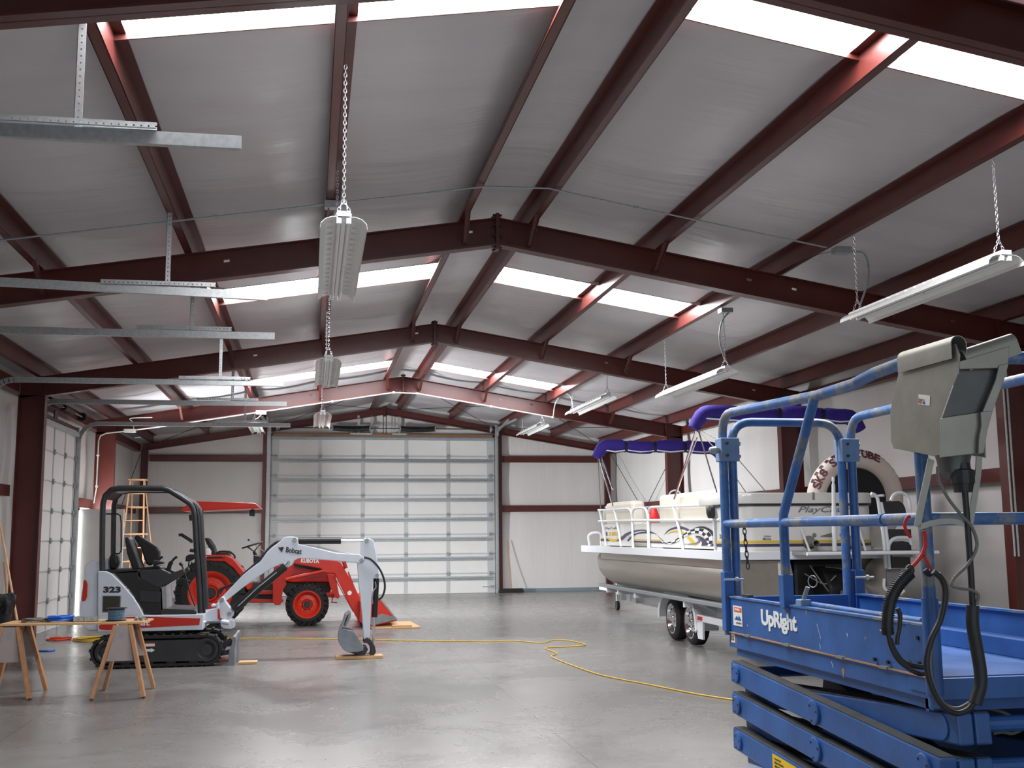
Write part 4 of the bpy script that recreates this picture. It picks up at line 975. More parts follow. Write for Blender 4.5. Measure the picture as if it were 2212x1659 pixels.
# loader tower, arms, rams
for y in (YT+0.08, YT+1.38):
    tplate([(925,680),(935,665),(1010,690),(1032,720),(1035,850),(1005,900),(992,1010),(985,1030),(935,1030),(914,1000),(914,850)], y, y+0.09, 'loader_tower', 'kreddk', 0.01)
    tplate([(1100,640),(1130,612),(1180,604),(1500,632),(1530,650),(1560,705),(1600,770),(1660,880),(1700,970),(1712,1100),(1715,1195),(1690,1180),(1640,1090),(1590,990),(1520,850),(1475,745),(1380,738),(1350,700),(1110,655)], y, y+0.08, 'loader_arm', 'kred', 0.01)
    q = at(*c2((1608,922)), Y=y); la = LAST[0]
    cut_hole(la, MB().cyl((q.x, y-0.05, q.z), (q.x, y+0.13, q.z), 0.043, 20))
    tplate([(1590,735),(1600,728),(1690,960),(1700,1080),(1685,1000)], y+0.02, y+0.06, 'loader_link', 'kreddk', 0)
    tplate([(1400,745),(1478,755),(1512,930),(1522,950),(1505,975),(1482,968),(1435,880)], y, y+0.07, 'loader_bracket', 'kreddk', 0.008)
    A = at(*c2((1025,803)), Y=y); B = at(*c2((1375,722)), Y=y); MB().cyl(A, B, 0.030, 14).build('loader_ram', 'kred', tk, smooth=True)
    A = at(*c2((1555,640)), Y=y); B = at(*c2((1575,700)), Y=y); MB().cyl(A, B, 0.035, 14).build('bucket_ram', 'kreddk', tk, smooth=True)
    MB().tube([at(*c2((1465,770)), Y=y-.01), at(*c2((1640,1090)), Y=y-.01)], 0.008, 6).build('hydraulic_line', 'kreddk', tk)
etube([(1455,965),(1445,1005),(1495,1008)], 0.012, YT+0.2, 'kreddk', 'tow_hook', tk, conv=c2, sm=1)
etext('KUBOTA', 1168, 1332, 648, 38, c2, YT+0.078, 'textwhite', 'maker_lettering', tk, bold=0.045, slope=-6)
# loader bucket
lb = thing  # (bucket belongs to the tractor)
bk = [(1795,965),(1870,955),(2036,1160),(1990,1175),(1800,1218),(1760,1200),(1745,1060)]
o_ = outline(bk, c2, YT-0.05); cxm = -0.8; czm = 0.25
tplate([(1700,1000),(1760,960),(1870,955),(1885,975),(1780,1000),(1760,1190),(1800,1205),(2036,1158),(2034,1172),(1805,1222),(1730,1208),(1700,1176)], YT-0.35, YT+1.75, 'bucket_shell', 'kreddk', 0)
for y in (YT-0.35, YT+1.73):
    tplate([(1795,965),(1870,955),(1988,1100),(1985,1135),(1900,1110),(1800,1150)], y-0.012, y+0.012, 'bucket_side', 'kred', 0.003)
    tplate([(1800,1148),(1900,1108),(1985,1134),(1990,1104),(2036,1162),(1990,1172),(1805,1216),(1795,1196)], y-0.013, y+0.013, 'bucket_cheek', 'bucket', 0.003)
    tplate([(1862,958),(1876,952),(2040,1158),(2032,1168)], y-0.02, y+0.02, 'bucket_rim', 'galvdull', 0)
board('plywood_sheet', -0.95, -0.1, 19.3, 20.6, 0.001, 0.02, 'flat plywood sheet under the tractor loader bucket', rot=0.05)
board('wooden_board', -0.56, -0.22, 19.35, 19.5, 0.021, 0.055, 'plank lying on the plywood at the tip of the loader bucket')
# ================================================================== pontoon boat on its trailer
c4 = cr(1240, 860, 2.9625); c8 = cr(1280, 1060, 7.373)
BX, BR, BS, BF = 3.10, 5.35, 12.70, 20.2           # near side, far side, stern, bow
bt = thing('pontoon_boat', (4.2, 16.5, 0.70), 'white pontoon boat on a tandem trailer with folded purple sun tops', 'boat')
bb = lambda: MB()
ZD, ZT = 1.27, 2.07
bb().box(BX-0.03, BR+0.03, BS-0.15, BF+0.1, ZD, ZD+0.10).build('deck', 'boatrail', bt, bevel=0.01)
bb().box(BX-0.045, BX-0.028, BS-0.15, BF+0.1, ZD-0.01, ZD+0.105).build('deck_edge', 'boatrail', bt, bevel=0.004)
# aluminium tubes
def pontoon(x):
    R = 0.30; z = ZD-0.27; prof = [(0, 0.02), (0.10, 0.12), (0.35, 0.21), (0.75, 0.275), (1.15, R)]
    mb = MB(); seg = 28; L0, L1 = BS+0.0, BF-0.2
    rings = [(L0, R, z)]; rings += [(L1-1.4, R, z)]
    for k_ in range(1, 10):
        t = k_/9; rings.append((L1-1.4+1.4*math.sin(t*PI/2), R*max(0.03, math.cos(t*PI/2)**0.8 if t < 1 else 0.03), z+0.24*(1-math.cos(t*PI/2))))
    vs = []
    for y, r, zc_ in rings:
        for k_ in range(seg):
            a = 2*PI*k_/seg; vs.append((x+math.cos(a)*r, y, zc_+math.sin(a)*r))
    fs = []
    for i in range(len(rings)-1):
        for k_ in range(seg):
            j = (k_+1) % seg; fs.append((i*seg+k_, i*seg+j, (i+1)*seg+j, (i+1)*seg+k_))
    fs += [tuple(range(seg)), tuple((len(rings)-1)*seg+k_ for k_ in range(seg))]
    mb.add(vs, fs); p = mb.build('pontoon', 'pontoon', bt, smooth=True)
    MB().box(x-0.27, x+0.27, BS+0.1, BF-1.0, ZD-0.12, ZD-0.005).build('pontoon_bracket', 'pontoon', bt)
    MB().prism([(BF-0.35, ZD-0.30), (BF-0.16, ZD-0.14), (BF-0.10, ZD-0.02), (BF-0.7, ZD-0.02), (BF-0.6, ZD-0.25)], 'x', x-0.02, x+0.02).build('nose_bracket', 'pontoon', bt)
    return p
pontoon(BX+0.31); pontoon(BR-0.31)
MB().prism([(3.11,1.262),(3.76,1.262),(3.80,1.08),(3.79,0.93),(3.74,0.80),(3.66,0.73),(3.25,0.72),(3.14,0.85)], 'y', BS-0.06, BS+0.25).build('stern_cap', 'pontoon', bt, bevel=0.01)
MB().box(BX+0.50, BX+0.62, BS-0.066, BS-0.061, 1.09, 1.24).build('registration_sticker', 'paper', bt)
MB().box(BX+0.53, BX+0.59, BS-0.068, BS-0.066, 1.14, 1.21).build('sticker_mark', 'maroonink', bt)
# wooden underside / pod with the stern drive
MB().box(BX+0.75, BR-0.75, BS+0.05, BS+2.0, 0.62, ZD-0.02).build('engine_pod', 'black', bt, bevel=0.05)
MB().prism([(BS-0.35, 0.62), (BS+0.05, 0.55), (BS+0.05, 1.18), (BS-0.22, 1.15), (BS-0.40, 0.95)], 'x', 4.10, 4.40).build('stern_drive', 'black', bt, bevel=0.03)
MB().prism([(BS-0.40, 0.55), (BS-0.1, 0.45), (BS+0.0, 0.85), (BS-0.30, 0.90)], 'x', 4.18, 4.34).build('drive_leg', 'black', bt, bevel=0.02)
px_ = Vector((4.42, BS-0.48, 0.80))
MB().lathe(px_, (0,-1,0), [(-0.12, 0.07), (0.02, 0.065), (0.12, 0.045), (0.16, 0.02)], 18).build('propeller_hub', 'boxal', bt, smooth=True)
for i in range(3):
    a = 2*PI*i/3+0.5; mb = MB(); d = Vector((math.cos(a), 0, math.sin(a))); t_ = Vector((-d.z, 0, d.x)); vs = []; 
    for k_, (r_, w_) in enumerate(((0.05, 0.04), (0.10, 0.09), (0.16, 0.11), (0.21, 0.08), (0.235, 0.02))):
        for s_ in (-1, 1):
            for o_ in (0, 0.006): vs.append(px_+d*r_+t_*(w_*s_)+Vector((0, -0.02+0.06*s_+o_, 0)))
    fs = []
    for k_ in range(4):
        b0 = k_*4; b1 = b0+4; fs += [(b0, b0+2, b1+2, b1), (b0+3, b0+1, b1+1, b1+3), (b0, b1, b1+1, b0+1), (b0+2, b0+3, b1+3, b1+2)]
    fs += [(0,1,3,2), (16,18,19,17)]
    mb.add(vs, fs); mb.build('propeller_blade', 'chrome', bt, smooth=True)
for k_, pts in enumerate(([(3.95, BS-0.2, 1.2), (4.0, BS-0.32, 1.05), (4.1, BS-0.35, 0.9)], [(4.15, BS-0.2, 1.18), (4.3, BS-0.36, 1.15), (4.4, BS-0.38, 1.02), (4.35, BS-0.36, 0.92)], [(3.9, BS-0.15, 1.1), (4.08, BS-0.3, 0.98), (4.2, BS-0.36, 1.08)])):
    MB().tube(smooth_path(pts, 5), 0.008, 6).build('steering_hose', 'cable', bt, smooth=True)
MB().lathe((3.80, BS-0.05, 0.66), (0,0,1), [(0,0.09),(0.02,0.1),(0.04,0.09)], 16).build('trim_tab', 'boxal', bt)
# fence panels of the near side
def side_panel(xp, y0, y1):
    MB().box(xp, xp+0.02, y0, y1, ZD+0.12, 1.755).build('fence_panel', 'boat', bt)
GATE = (16.22, 17.10)
FF = 19.05                                          # front of the fence
side_panel(BX+0.03, 13.1, GATE[0]); side_panel(BX+0.03, GATE[1]+0.05, FF)
MB().box(BX+0.03, BX+0.05, GATE[0]+0.04, GATE[1], ZD+0.20, 1.74).build('gate_panel', 'boat', bt)
side_panel(BR-0.05, 13.1, FF)
MB().box(BX+0.05, BR-0.05, FF-0.02, FF, ZD+0.12, ZT-0.05).build('bow_panel', 'boat', bt)
# rails: from the photograph's own sight lines on the near side plane
XR = BX+0.0
def srail(pts, r=0.016, sm=1, name='rail', m='boatrail', X_=None):
    P = [at(*c8(p), X=XR if X_ is None else X_) for p in pts]
    if sm > 1: P = smooth_path(P, sm)
    mb = MB(); mb.tube(P, r, 8); return mb.build(name, m, bt, smooth=True)
srail([(92,308),(340,302),(560,285),(598,300),(620,345),(632,440),(640,700),(648,905)], 0.019, 1)
srail([(100,485),(600,478),(880,472),(1330,470),(1960,462),(2030,465)], 0.019)
srail([(640,905),(632,600),(632,380),(645,320),(680,282),(760,272),(810,272),(845,290),(868,345),(880,440),(884,700),(890,905)], 0.018)
srail([(902,925),(898,700),(892,470),(888,350),(905,290),(940,262),(1280,250),(1900,226),(2030,222)], 0.019)
for pts in ([(112,310),(150,500),(190,700),(215,885)], [(345,300),(390,500),(425,700),(455,885)], [(1290,258),(1345,480),(1400,700),(1440,935)], [(1920,240),(1935,480),(1945,700),(1955,965)]):
    srail(pts, 0.02)
srail([(1960,240),(1970,480),(1975,700),(1980,965)], 0.014, m='galv')
# far rails, bow rail
for z in (1.72, 2.06):
    MB().tube([(BR, 13.2, z), (BR, FF, z), (BX+0.1, FF+0.02, z)], 0.017, 8).build('rail', 'boatrail', bt, smooth=True)
MB().tube(smooth_path([(BX+0.1, BF+0.02, ZD+0.1), (BX+0.1, BF+0.06, ZD+0.3), (BX+0.3, BF+0.02, ZD+0.33), (BX+0.32, BF-0.0, ZD+0.1)], 5), 0.022, 8).build('bow_cleat_rail', 'boatrail', bt, smooth=True)
# decals on the side, drawn in the panel's own plane
def decal(pts, m, off=0.0, name='side_stripe'):
    P = [at(*c8(p), X=BX+0.028) for p in pts]
    return MB().prism([(p.y, p.z) for p in P], 'x', BX+0.0285-0.002-off, BX+0.0295-off).build(name, m, bt)
def ribbon(center, w, m, off=0.0, name='side_stripe', n=6):
    """band with changing width along a path given in panel sight-line coordinates"""
    P = smooth_path([(p[0], p[1], 0) for p in center], n); N = len(P); up = []; dn = []
    for i, p in enumerate(P):
        t = P[min(i+1, N-1)]-P[max(i-1, 0)]; t.normalize(); nn = Vector((-t.y, t.x, 0)); f = i/(N-1)
        k = f*(len(w)-1); a = int(min(k, len(w)-2)); ww = w[a]+(w[a+1]-w[a])*(k-a)
        up.append((p.x+nn.x*ww, p.y+nn.y*ww)); dn.append((p.x-nn.x*ww, p.y-nn.y*ww))
    A = [at(*c8(p), X=BX+0.028) for p in up]; B = [at(*c8(p), X=BX+0.028) for p in dn]
    x = BX+0.0275-off
    vs = [(x, p.y, p.z) for p in A]+[(x, p.y, p.z) for p in B]
    mb = MB(); mb.add(vs, [(i, i+1, N+i+1, N+i) for i in range(N-1)]); return mb.build(name, m, bt)
decal([(128,745),(230,752),(235,762),(128,758)], 'yellow'); decal([(128,762),(240,768),(290,805),(130,800)], 'dkpurple')
decal([(655,765),(1080,780),(1085,798),(655,783)], 'yellow'); decal([(655,795),(1085,808),(1140,842),(660,822)], 'dkpurple')
decal([(1880,812),(2030,818),(2030,835),(1890,832)], 'yellow'); decal([(1840,842),(2030,848),(2030,888),(1830,882)], 'dkpurple')
ribbon([(232,745),(300,785),(360,790),(440,750),(520,700)], [4, 22, 20, 12, 2], 'yellow', 0.001)
ribbon([(380,805),(470,760),(540,700),(640,655),(770,628),(860,640),(960,670),(1020,692)], [4, 26, 24, 14, 10, 12, 10, 2], 'dkpurple', 0.002)
ribbon([(560,800),(640,720),(720,680),(830,665),(930,675)], [12, 10, 8, 12, 3], 'ink', 0.003)
ribbon([(480,810),(560,735),(640,690),(760,655),(860,655)], [2, 10, 6, 5, 2], 'textwhite', 0.004)
ribbon([(1145,700),(1215,630),(1330,590),(1430,592),(1520,625),(1570,650)], [2, 10, 16, 22, 18, 3], 'dkpurple', 0.001)
ribbon([(1190,690),(1260,655),(1340,645),(1430,660),(1500,700)], [2, 9, 14, 16, 10], 'yellow', 0.002)
ribbon([(1515,735),(1560,775),(1610,830),(1650,880)], [22, 26, 24, 8], 'yellow', 0.002)
ribbon([(1610,600),(1700,580),(1790,590),(1880,640),(1930,710)], [2, 10, 16, 22, 26], 'ink', 0.002)
ribbon([(1040,700),(1120,800),(1210,835),(1310,810),(1400,750),(1500,690),(1600,645),(1700,640),(1790,670),(1850,740),(1860,820),(1830,875)], [3, 14, 20, 22, 24, 28, 34, 44, 56, 60, 56, 30], 'textwhite', 0.003)
def checker(center, w, n_seg, off):
    P = smooth_path([(p[0], p[1], 0) for p in center], 6); N = len(P); x = BX+0.0275-off
    for row in (0, 1):
        mb = MB()
        for k_ in range(n_seg):
            if (k_+row) % 2: continue
            i0 = int(k_*(N-1)/n_seg); i1 = int((k_+1)*(N-1)/n_seg); idx = list(range(i0, i1+1)); ed = []
            for sgn in ((0, 1) if row == 0 else (-1, 0)):
                e = []
                for i in idx:
                    p = P[i]; t = (P[min(i+1, N-1)]-P[max(i-1, 0)]).normalized(); nn = Vector((-t.y, t.x, 0)); f = i/(N-1)*(len(w)-1); a = int(min(f, len(w)-2)); ww = w[a]+(w[a+1]-w[a])*(f-a)
                    e.append(at(*c8((p.x+nn.x*ww*sgn, p.y+nn.y*ww*sgn)), X=BX+0.028))
                ed.append(e)
            m_ = len(idx); vs = [(x, p.y, p.z) for p in ed[0]+ed[1]]
            mb.add(vs, [(i, i+1, m_+i+1, m_+i) for i in range(m_-1)])
        mb.build('checker_decal', 'ink', bt)
checker([(1040,700),(1120,800),(1210,835),(1310,810),(1400,750),(1500,690),(1600,645),(1700,640),(1790,670),(1850,740),(1860,820),(1830,875)], [3, 12, 18, 20, 22, 26, 32, 42, 52, 56, 52, 28], 17, 0.004)
ribbon([(1450,850),(1560,850),(1650,840),(1700,800),(1690,755),(1640,745)], [3, 8, 12, 16, 12, 3], 'greyink', 0.005)
ribbon([(1640,720),(1720,750),(1780,810),(1790,875)], [4, 24, 38, 50], 'dkpurple', 0.0045)
def stext(s, px0, px1, base, hpx, m, bold=0.0, shear=0.0):
    a = at(*c8((px0, base)), X=BX+0.024); b = at(*c8((px1, base)), X=BX+0.024); h = abs((at(*c8((px0, base-hpx)), X=BX+0.024)-a).z)
    text(s, 1.0, (BX+0.026, a.y, a.z), (0,-1,0), (0,0,1), m, 'lettering', bt, depth=0.001, bold=bold, shear=shear, width=abs(a.y-b.y), height=h)
stext('PlayCraft', 195, 385, 628, 50, 'greyink', shear=0.3); stext('AZ', 255, 290, 718, 66, 'yellow', 0.03); stext('8061', 300, 390, 718, 66, 'yellow', 0.03); stext('BL', 215, 240, 715, 60, 'dkpurple', 0.03)
# ---- stern: rounded white moulding across the back
def rounded(x0, x1, y0, y1, r, n=8):
    pts = []
    for cx_, cy_, a0 in ((x0+r, y0+r, PI), (x1-r, y0+r, 1.5*PI)):
        for k_ in range(n+1):
            a = a0+PI/2*k_/n; pts.append((cx_+math.cos(a)*r, cy_+math.sin(a)*r))
    return pts+[(x1, y1), (x0, y1)]
MB().prism(rounded(BX-0.0, 4.98, BS, 13.35, 0.28), 'z', ZD+0.10, 1.92).build('stern_moulding', 'boat', bt, smooth=True)
MB().prism(rounded(BX-0.02, 5.00, BS-0.02, 13.37, 0.29), 'z', 1.92, 1.945).build('stern_trim_line', 'ink', bt, smooth=True)
MB().prism(rounded(BX-0.03, 5.01, BS-0.03, 13.9, 0.30), 'z', 1.945, 2.08).build('sun_deck', 'boat', bt, smooth=True, bevel=0.02)
MB().prism(rounded(BX-0.005, 4.985, BS-0.005, 13.36, 0.282), 'z', 1.47, 1.50).build('yellow_pinstripe', 'yellow', bt, smooth=True)
MB().prism(rounded(BX-0.005, 4.985, BS-0.005, 13.36, 0.282), 'z', 1.425, 1.46).build('purple_pinstripe', 'dkpurple', bt, smooth=True)
def rtext(s, px0, px1, py, hpx, m, bold=0.0, shear=0.0):
    a = at(px0, py, Y=BS-0.004); b = at(px1, py, Y=BS-0.004); h = (at(px0, py-hpx, Y=BS-0.004)-a).length
    text(s, 1.0, (a.x, BS-0.004, a.z), (1,0,0), (0,0,1), m, 'stern_lettering', bt, depth=0.001, bold=bold, shear=shear, width=(b-a).length, height=h)
rtext('PlayCraft', 1724, 1836, 1111, 17, 'greyink', 0.01, 0.35)
rtext('Marine', 1648, 1666, 1167, 6, 'greyink', 0.02); rtext('Galleon', 1650, 1666, 1160, 4, 'greyink')
text('LE', 1.0, (BX-0.008, 13.16, 1.62), (0,-1,0), (0,0,1), 'ink', 'stern_lettering', bt, depth=0.001, bold=0.01, width=0.12, height=0.05)
text('2600', 1.0, (BX-0.008, 13.22, 1.53), (0,-1,0), (0,0,1), 'ink', 'stern_lettering', bt, depth=0.001, bold=0.01, width=0.2, height=0.05)
for px in (1748, 1838):
    p = at(px, 1172, Y=BS)
    MB().lathe((p.x, BS, p.z), (0,-1,0), [(0, 0.085), (0.02, 0.075), (0.05, 0.05)], 20).build('exhaust_flange', 'boxal', bt, smooth=True)
    MB().lathe((p.x+0.03, BS-0.03, p.z-0.01), (0,-1,0), [(0, 0.045), (0.10, 0.045), (0.10, 0.036), (0.0, 0.036)], 20, cap=False).build('exhaust_pipe', 'boxal', bt, smooth=True)
    MB().cyl((p.x+0.03, BS-0.03, p.z-0.01), (p.x+0.03, BS-0.06, p.z-0.01), 0.037, 16).build('exhaust_bore', 'black', bt)
for px in (1759, 1818):
    p = at(px, 1156, Y=BS); MB().lathe((p.x, BS, p.z), (0,-1,0), [(0, 0.028), (0.012, 0.022), (0.014, 0)], 14).build('deck_socket', 'boxal', bt)
p = at(1791, 1156, Y=BS); MB().prism([(p.x-0.12, p.z-0.01), (p.x+0.05, p.z-0.02), (p.x+0.05, p.z+0.03)], 'y', BS-0.02, BS-0.001).build('thru_hull_vent', 'greyink', bt)
MB().box(3.75, 5.35, BS-0.62, BS-0.0, ZD+0.06, ZD+0.10).build('swim_platform', 'galvdull', bt)
MB().tube([(3.72, BS-0.62, ZD+0.075), (5.4, BS-0.62, ZD+0.075)], 0.022, 10).build('platform_rail', 'boatrail', bt, smooth=True)
p0 = at(1803, 1194, Y=BS-0.3); p1 = at(1800, 1030, Y=BS-0.3)
mb = MB(); mb.lathe(p0, p1-p0, [(0, 0.045), (0.01, 0.045), (0.015, 0.028), ((p1-p0).length*0.55, 0.028), ((p1-p0).length*0.62, 0.024), ((p1-p0).length*0.90, 0.022), ((p1-p0).length*0.91, 0.014), ((p1-p0).length*0.94, 0.014), ((p1-p0).length*0.945, 0.020), ((p1-p0).length, 0.018)], 14); mb.build('ski_tow_post', 'boatrail', bt, smooth=True)
for a, b in (((1731, 1143), (1751, 1196)), ((1852, 1130), (1870, 1190))):
    MB().tube([at(*a, Y=BS-0.03), at(*b, Y=BS-0.25)], 0.014, 8).build('post_brace', 'boatrail', bt)
MB().tube([at(1845, 1090, Y=BS-0.05)+Vector((math.cos(t)*0.03, 0, math.sin(t)*0.03)) for t in [2*PI*k_/12 for k_ in range(12)]], 0.007, 6, closed=True).build('ski_ring', 'galv', bt)
for px in (1757, 1851):
    p = at(px, 1070, Y=BS-0.04); MB().box(p.x-0.012, p.x+0.012, BS-0.05, BS-0.028, p.z-0.05, p.z+0.04).build('hatch_latch', 'boxal', bt)
MB().prism([(BS+0.9, 2.08), (BS+1.0, 2.12), (BS+1.5, 2.12), (BS+1.6, 2.08)], 'x', 3.35, 3.95).build('helm_seat_top', 'greyink', bt, bevel=0.02)
# seats seen above the near rail
def seat(x0, x1, y0, y1, z0, z1, lab='seat_cushion', m='cream', b=0.06):
    MB().box(x0, x1, y0, y1, z0, z1).build(lab, m, bt, bevel=b)
seat(BX+0.07, BX+0.3, 17.3, FF-0.1, ZD+0.4, 2.13); seat(BX+0.07, BX+0.7, 17.3, FF-0.15, ZD+0.1, 1.78)
seat(BX+0.07, BX+0.3, 13.4, 15.9, ZD+0.4, 2.16); seat(BX+0.07, BX+0.7, 13.4, 15.9, ZD+0.1, 1.78)
seat(BR-0.3, BR-0.07, 14.2, FF-0.1, ZD+0.4, 2.14); seat(BR-0.7, BR-0.07, 14.2, FF-0.1, ZD+0.1, 1.78)
seat(4.5, 5.0, 15.9, 17.4, ZD+0.1, 2.18, 'helm_console', 'boat', 0.08)
MB().tube(smooth_path([at(810,170-0) if False else Vector((3.9, 17.6, 2.05)), Vector((3.9, 17.55, 2.24)), Vector((3.98, 17.5, 2.3)), Vector((4.06, 17.45, 2.24)), Vector((4.06, 17.4, 2.05))], 5), 0.014, 8).build('console_handle', 'boatrail', bt, smooth=True)
q = at(*c8((950, 400)), X=BX+0.14)
MB().lathe((BX+0.16, q.y, 1.76), (0,0,1), [(0, 0.10), (0.04, 0.11), (0.14, 0.08), (0.22, 0.05), (0.25, 0.0)], 18).build('fender_buoy', 'red', bt, smooth=True)
q = at(*c8((1935, 340)), X=BX-0.01)
MB().lathe((BX-0.03, q.y, q.z), (-1,0,0), [(-0.02, 0.05), (0.0, 0.08), (0.05, 0.08), (0.07, 0.04)], 16).build('docking_light', 'black', bt)
# boarding ladder folded at the right of the stern
def lad(pts, r, m='boatrail', sm=4, Y_=BS-0.35, name='boarding_ladder'):
    c9 = cr(1880, 1040, 5.7227); P = [at(*c9(p), Y=Y_) for p in pts]
    if sm > 1: P = smooth_path(P, sm)
    MB().tube(P, r, 8).build(name, m, bt, smooth=True)
lad([(190,1070),(165,700),(120,400),(95,230),(60,170),(10,150)], 0.022); lad([(235,1080),(215,800),(180,500),(130,260)], 0.022)
lad([(225,900),(230,780),(280,715),(370,695),(470,705),(510,780)], 0.022)
lad([(250,240),(290,165),(370,140),(440,165),(480,240),(500,420)], 0.020); lad([(170,1200),(180,1330),(330,1400),(420,1350)], 0.018)
c9 = cr(1880, 1040, 5.7227)
for poly in ([(128,250),(350,240),(400,270),(430,330),(445,420),(320,415),(220,440),(150,440)], [(190,590),(500,590),(505,700),(370,690),(280,715),(225,770),(205,700)], [(245,860),(250,800),(290,745),(400,735),(500,760),(505,850)], [(255,935),(490,935),(500,1070),(270,1070)]):
    MB().prism(outline(poly, c9, BS-0.32), 'y', BS-0.33, BS-0.30).build('ladder_step_pad', 'darkmetal', bt, bevel=0.005)
MB().prism(outline([(210,1090),(395,1080),(400,1290),(215,1300)], c9, BS-0.32), 'y', BS-0.30, BS-0.28).build('ladder_foot', 'greyink', bt, bevel=0.005)
MB().prism(outline([(245,860),(505,855),(505,930),(250,930)], c9, BS-0.32), 'y', BS-0.36, BS-0.30).build('ladder_step', 'boxal', bt, bevel=0.005)
# folded sun tops in their boots
def bimini(y, x0, x1, z, r, straps, name='folded_sun_top'):
    pts = []; rs = []; n = 44
    for k_ in range(n+1):
        t = k_/n; x = x0+(x1-x0)*t; e = min(t, 1-t); drop = 0.20*max(0, 1-e/0.09)**2
        pinch = min([abs(t-s) for s in straps]) if straps else 1
        rr = r*(0.72+0.28*min(1, pinch/0.03))*(1+0.06*noise.noise(Vector((x*3, y, 0))))*min(1, 0.7+e*6)
        pts.append((x, y, z-drop+0.015*math.sin(t*PI*4))); rs.append(rr)
    b = MB().tube(pts, rs, 14).build(name, 'purple', bt, smooth=True)
    for s in straps:
        MB().cyl((x0+(x1-x0)*s-0.02, y, z+0.0), (x0+(x1-x0)*s+0.02, y, z+0.0), r*0.9, 14).build('strap', 'black', b)
    edges = [0.05]+list(straps)+[0.97]
    for a, c_ in zip(edges, edges[1:]):
        MB().tube([(x0+(x1-x0)*(a+0.012), y-r*0.72, z-r*0.62), (x0+(x1-x0)*(a+c_)/2, y-r*0.70, z-r*0.86), (x0+(x1-x0)*(c_-0.012), y-r*0.72, z-r*0.66)], 0.012, 6).build('piping', 'boatrail', b)
    return b
bimini(18.8, 2.98, 5.32, 3.13, 0.115, (0.23, 0.46, 0.70)); bimini(13.8, 3.0, 5.40, 3.17, 0.11, (0.5, 0.76))
def strut(a, b, r=0.013, m='chrome'): MB().tube([a, b], r, 8).build('top_strut', m, bt, smooth=True)
strut((3.03, 18.8, 2.95), (BX, 18.2, 2.06), 0.015); strut((3.06, 18.75, 2.95), (BX+0.02, 18.25, 2.35), 0.015); strut((3.03, 18.85, 2.93), (BX, 19.0, 2.04), 0.008, 'cable')
strut((3.05, 13.8, 2.98), (BX, 14.95, 2.08), 0.016); strut((3.05, 13.8, 2.85), (BX, 14.9, 2.15), 0.010); strut((3.06, 13.78, 2.95), (BX, 13.28, 2.1), 0.010)
strut((5.25, 18.8, 2.95), (BR, 18.2, 2.1)); strut((5.3, 13.8, 2.98), (BR, 14.9, 2.1), 0.014)
MB().tube([(3.04, 13.8, 2.98), (3.2, 13.2, 2.72), (3.62, 12.95, 2.1)], 0.006, 6).build('tie_line', 'cable', bt); MB().tube([(3.04, 13.8, 2.98), (3.12, 13.2, 2.6), (3.35, 12.95, 2.1)], 0.006, 6).build('tie_line', 'cable', bt)

# towable ski tube standing on the sun deck
tb = thing('towable_tube', (5.42, 14.1, 1.3), 'large round towable tube with white cover and black centre, propped on the boat', 'inflatable tube')
TC = Vector((5.42, 14.1, 2.02)); 
T_ = Matrix.Translation(TC) @ Matrix.Rotation(0.12, 4, 'X')
RR, rr_ = 0.58, 0.13
def torus(R, r, a0=0, a1=2*PI, n=56, T=None, b0=None, b1=None, seg=18):
    mb = MB(T); vs = []; full = (a1-a0) > 2*PI-1e-3; N = n if full else n+1
    for i in range(N):
        a = a0+(a1-a0)*i/n
        for k_ in range(seg+(0 if b0 is None else 1)):
            b = 2*PI*k_/seg if b0 is None else b0+(b1-b0)*k_/seg
            q = R+r*math.cos(b); vs.append((math.cos(a)*q, -math.sin(b)*r, math.sin(a)*q))
    S = seg if b0 is None else seg+1; fs = []
    for i in range(N if full else N-1):
        j = (i+1) % N
        for k_ in range(seg): fs.append((i*S+k_, i*S+(k_+1) % S, j*S+(k_+1) % S, j*S+k_))
    return mb.add(vs, fs)
torus(RR, rr_, T=T_).build('tube_body', 'tube', tb, smooth=True)
MB(T_).lathe((0,-0.02,0), (0,1,0), [(0, RR-0.08), (0.05, RR-0.05)], 40).build('tube_floor', 'black', tb)
for k_ in range(16):
    a = 0.3+k_*0.16
    if 0.42 < a < 2.9:
        torus(RR, rr_+0.003, a, a+0.08, 4, T_, 0.10, 0.5, 4).build('black_patch', 'ink', tb)
torus(RR, rr_+0.003, 1.75, 2.1, 6, T_, 0.1, 0.5, 4).build('red_patch', 'red', tb)
def arc_text(s, a0, step, size, b, m='maroonink'):
    for i, ch in enumerate(s):
        a = a0-i*step
        if ch == ' ': continue
        rad = Vector((math.cos(a), 0, math.sin(a))); tan = Vector((math.sin(a), 0, -math.cos(a)))
        q = rad*(RR+rr_*math.cos(b))+Vector((0, -math.sin(b)*(rr_+0.004), 0)); upv = (rad*math.sin(b)+Vector((0,-1,0))*(-math.cos(b)))
        R3 = T_.to_3x3()
        text(ch, 1.0, T_ @ (q-tan*size*0.4-upv*size*0.4), R3 @ tan, R3 @ upv, m, 'tube_lettering', tb, depth=0.003, bold=0.03, width=size*0.8, height=size)
arc_text('SK8 SKI TUBE', 2.80, 0.15, 0.115, 1.05)
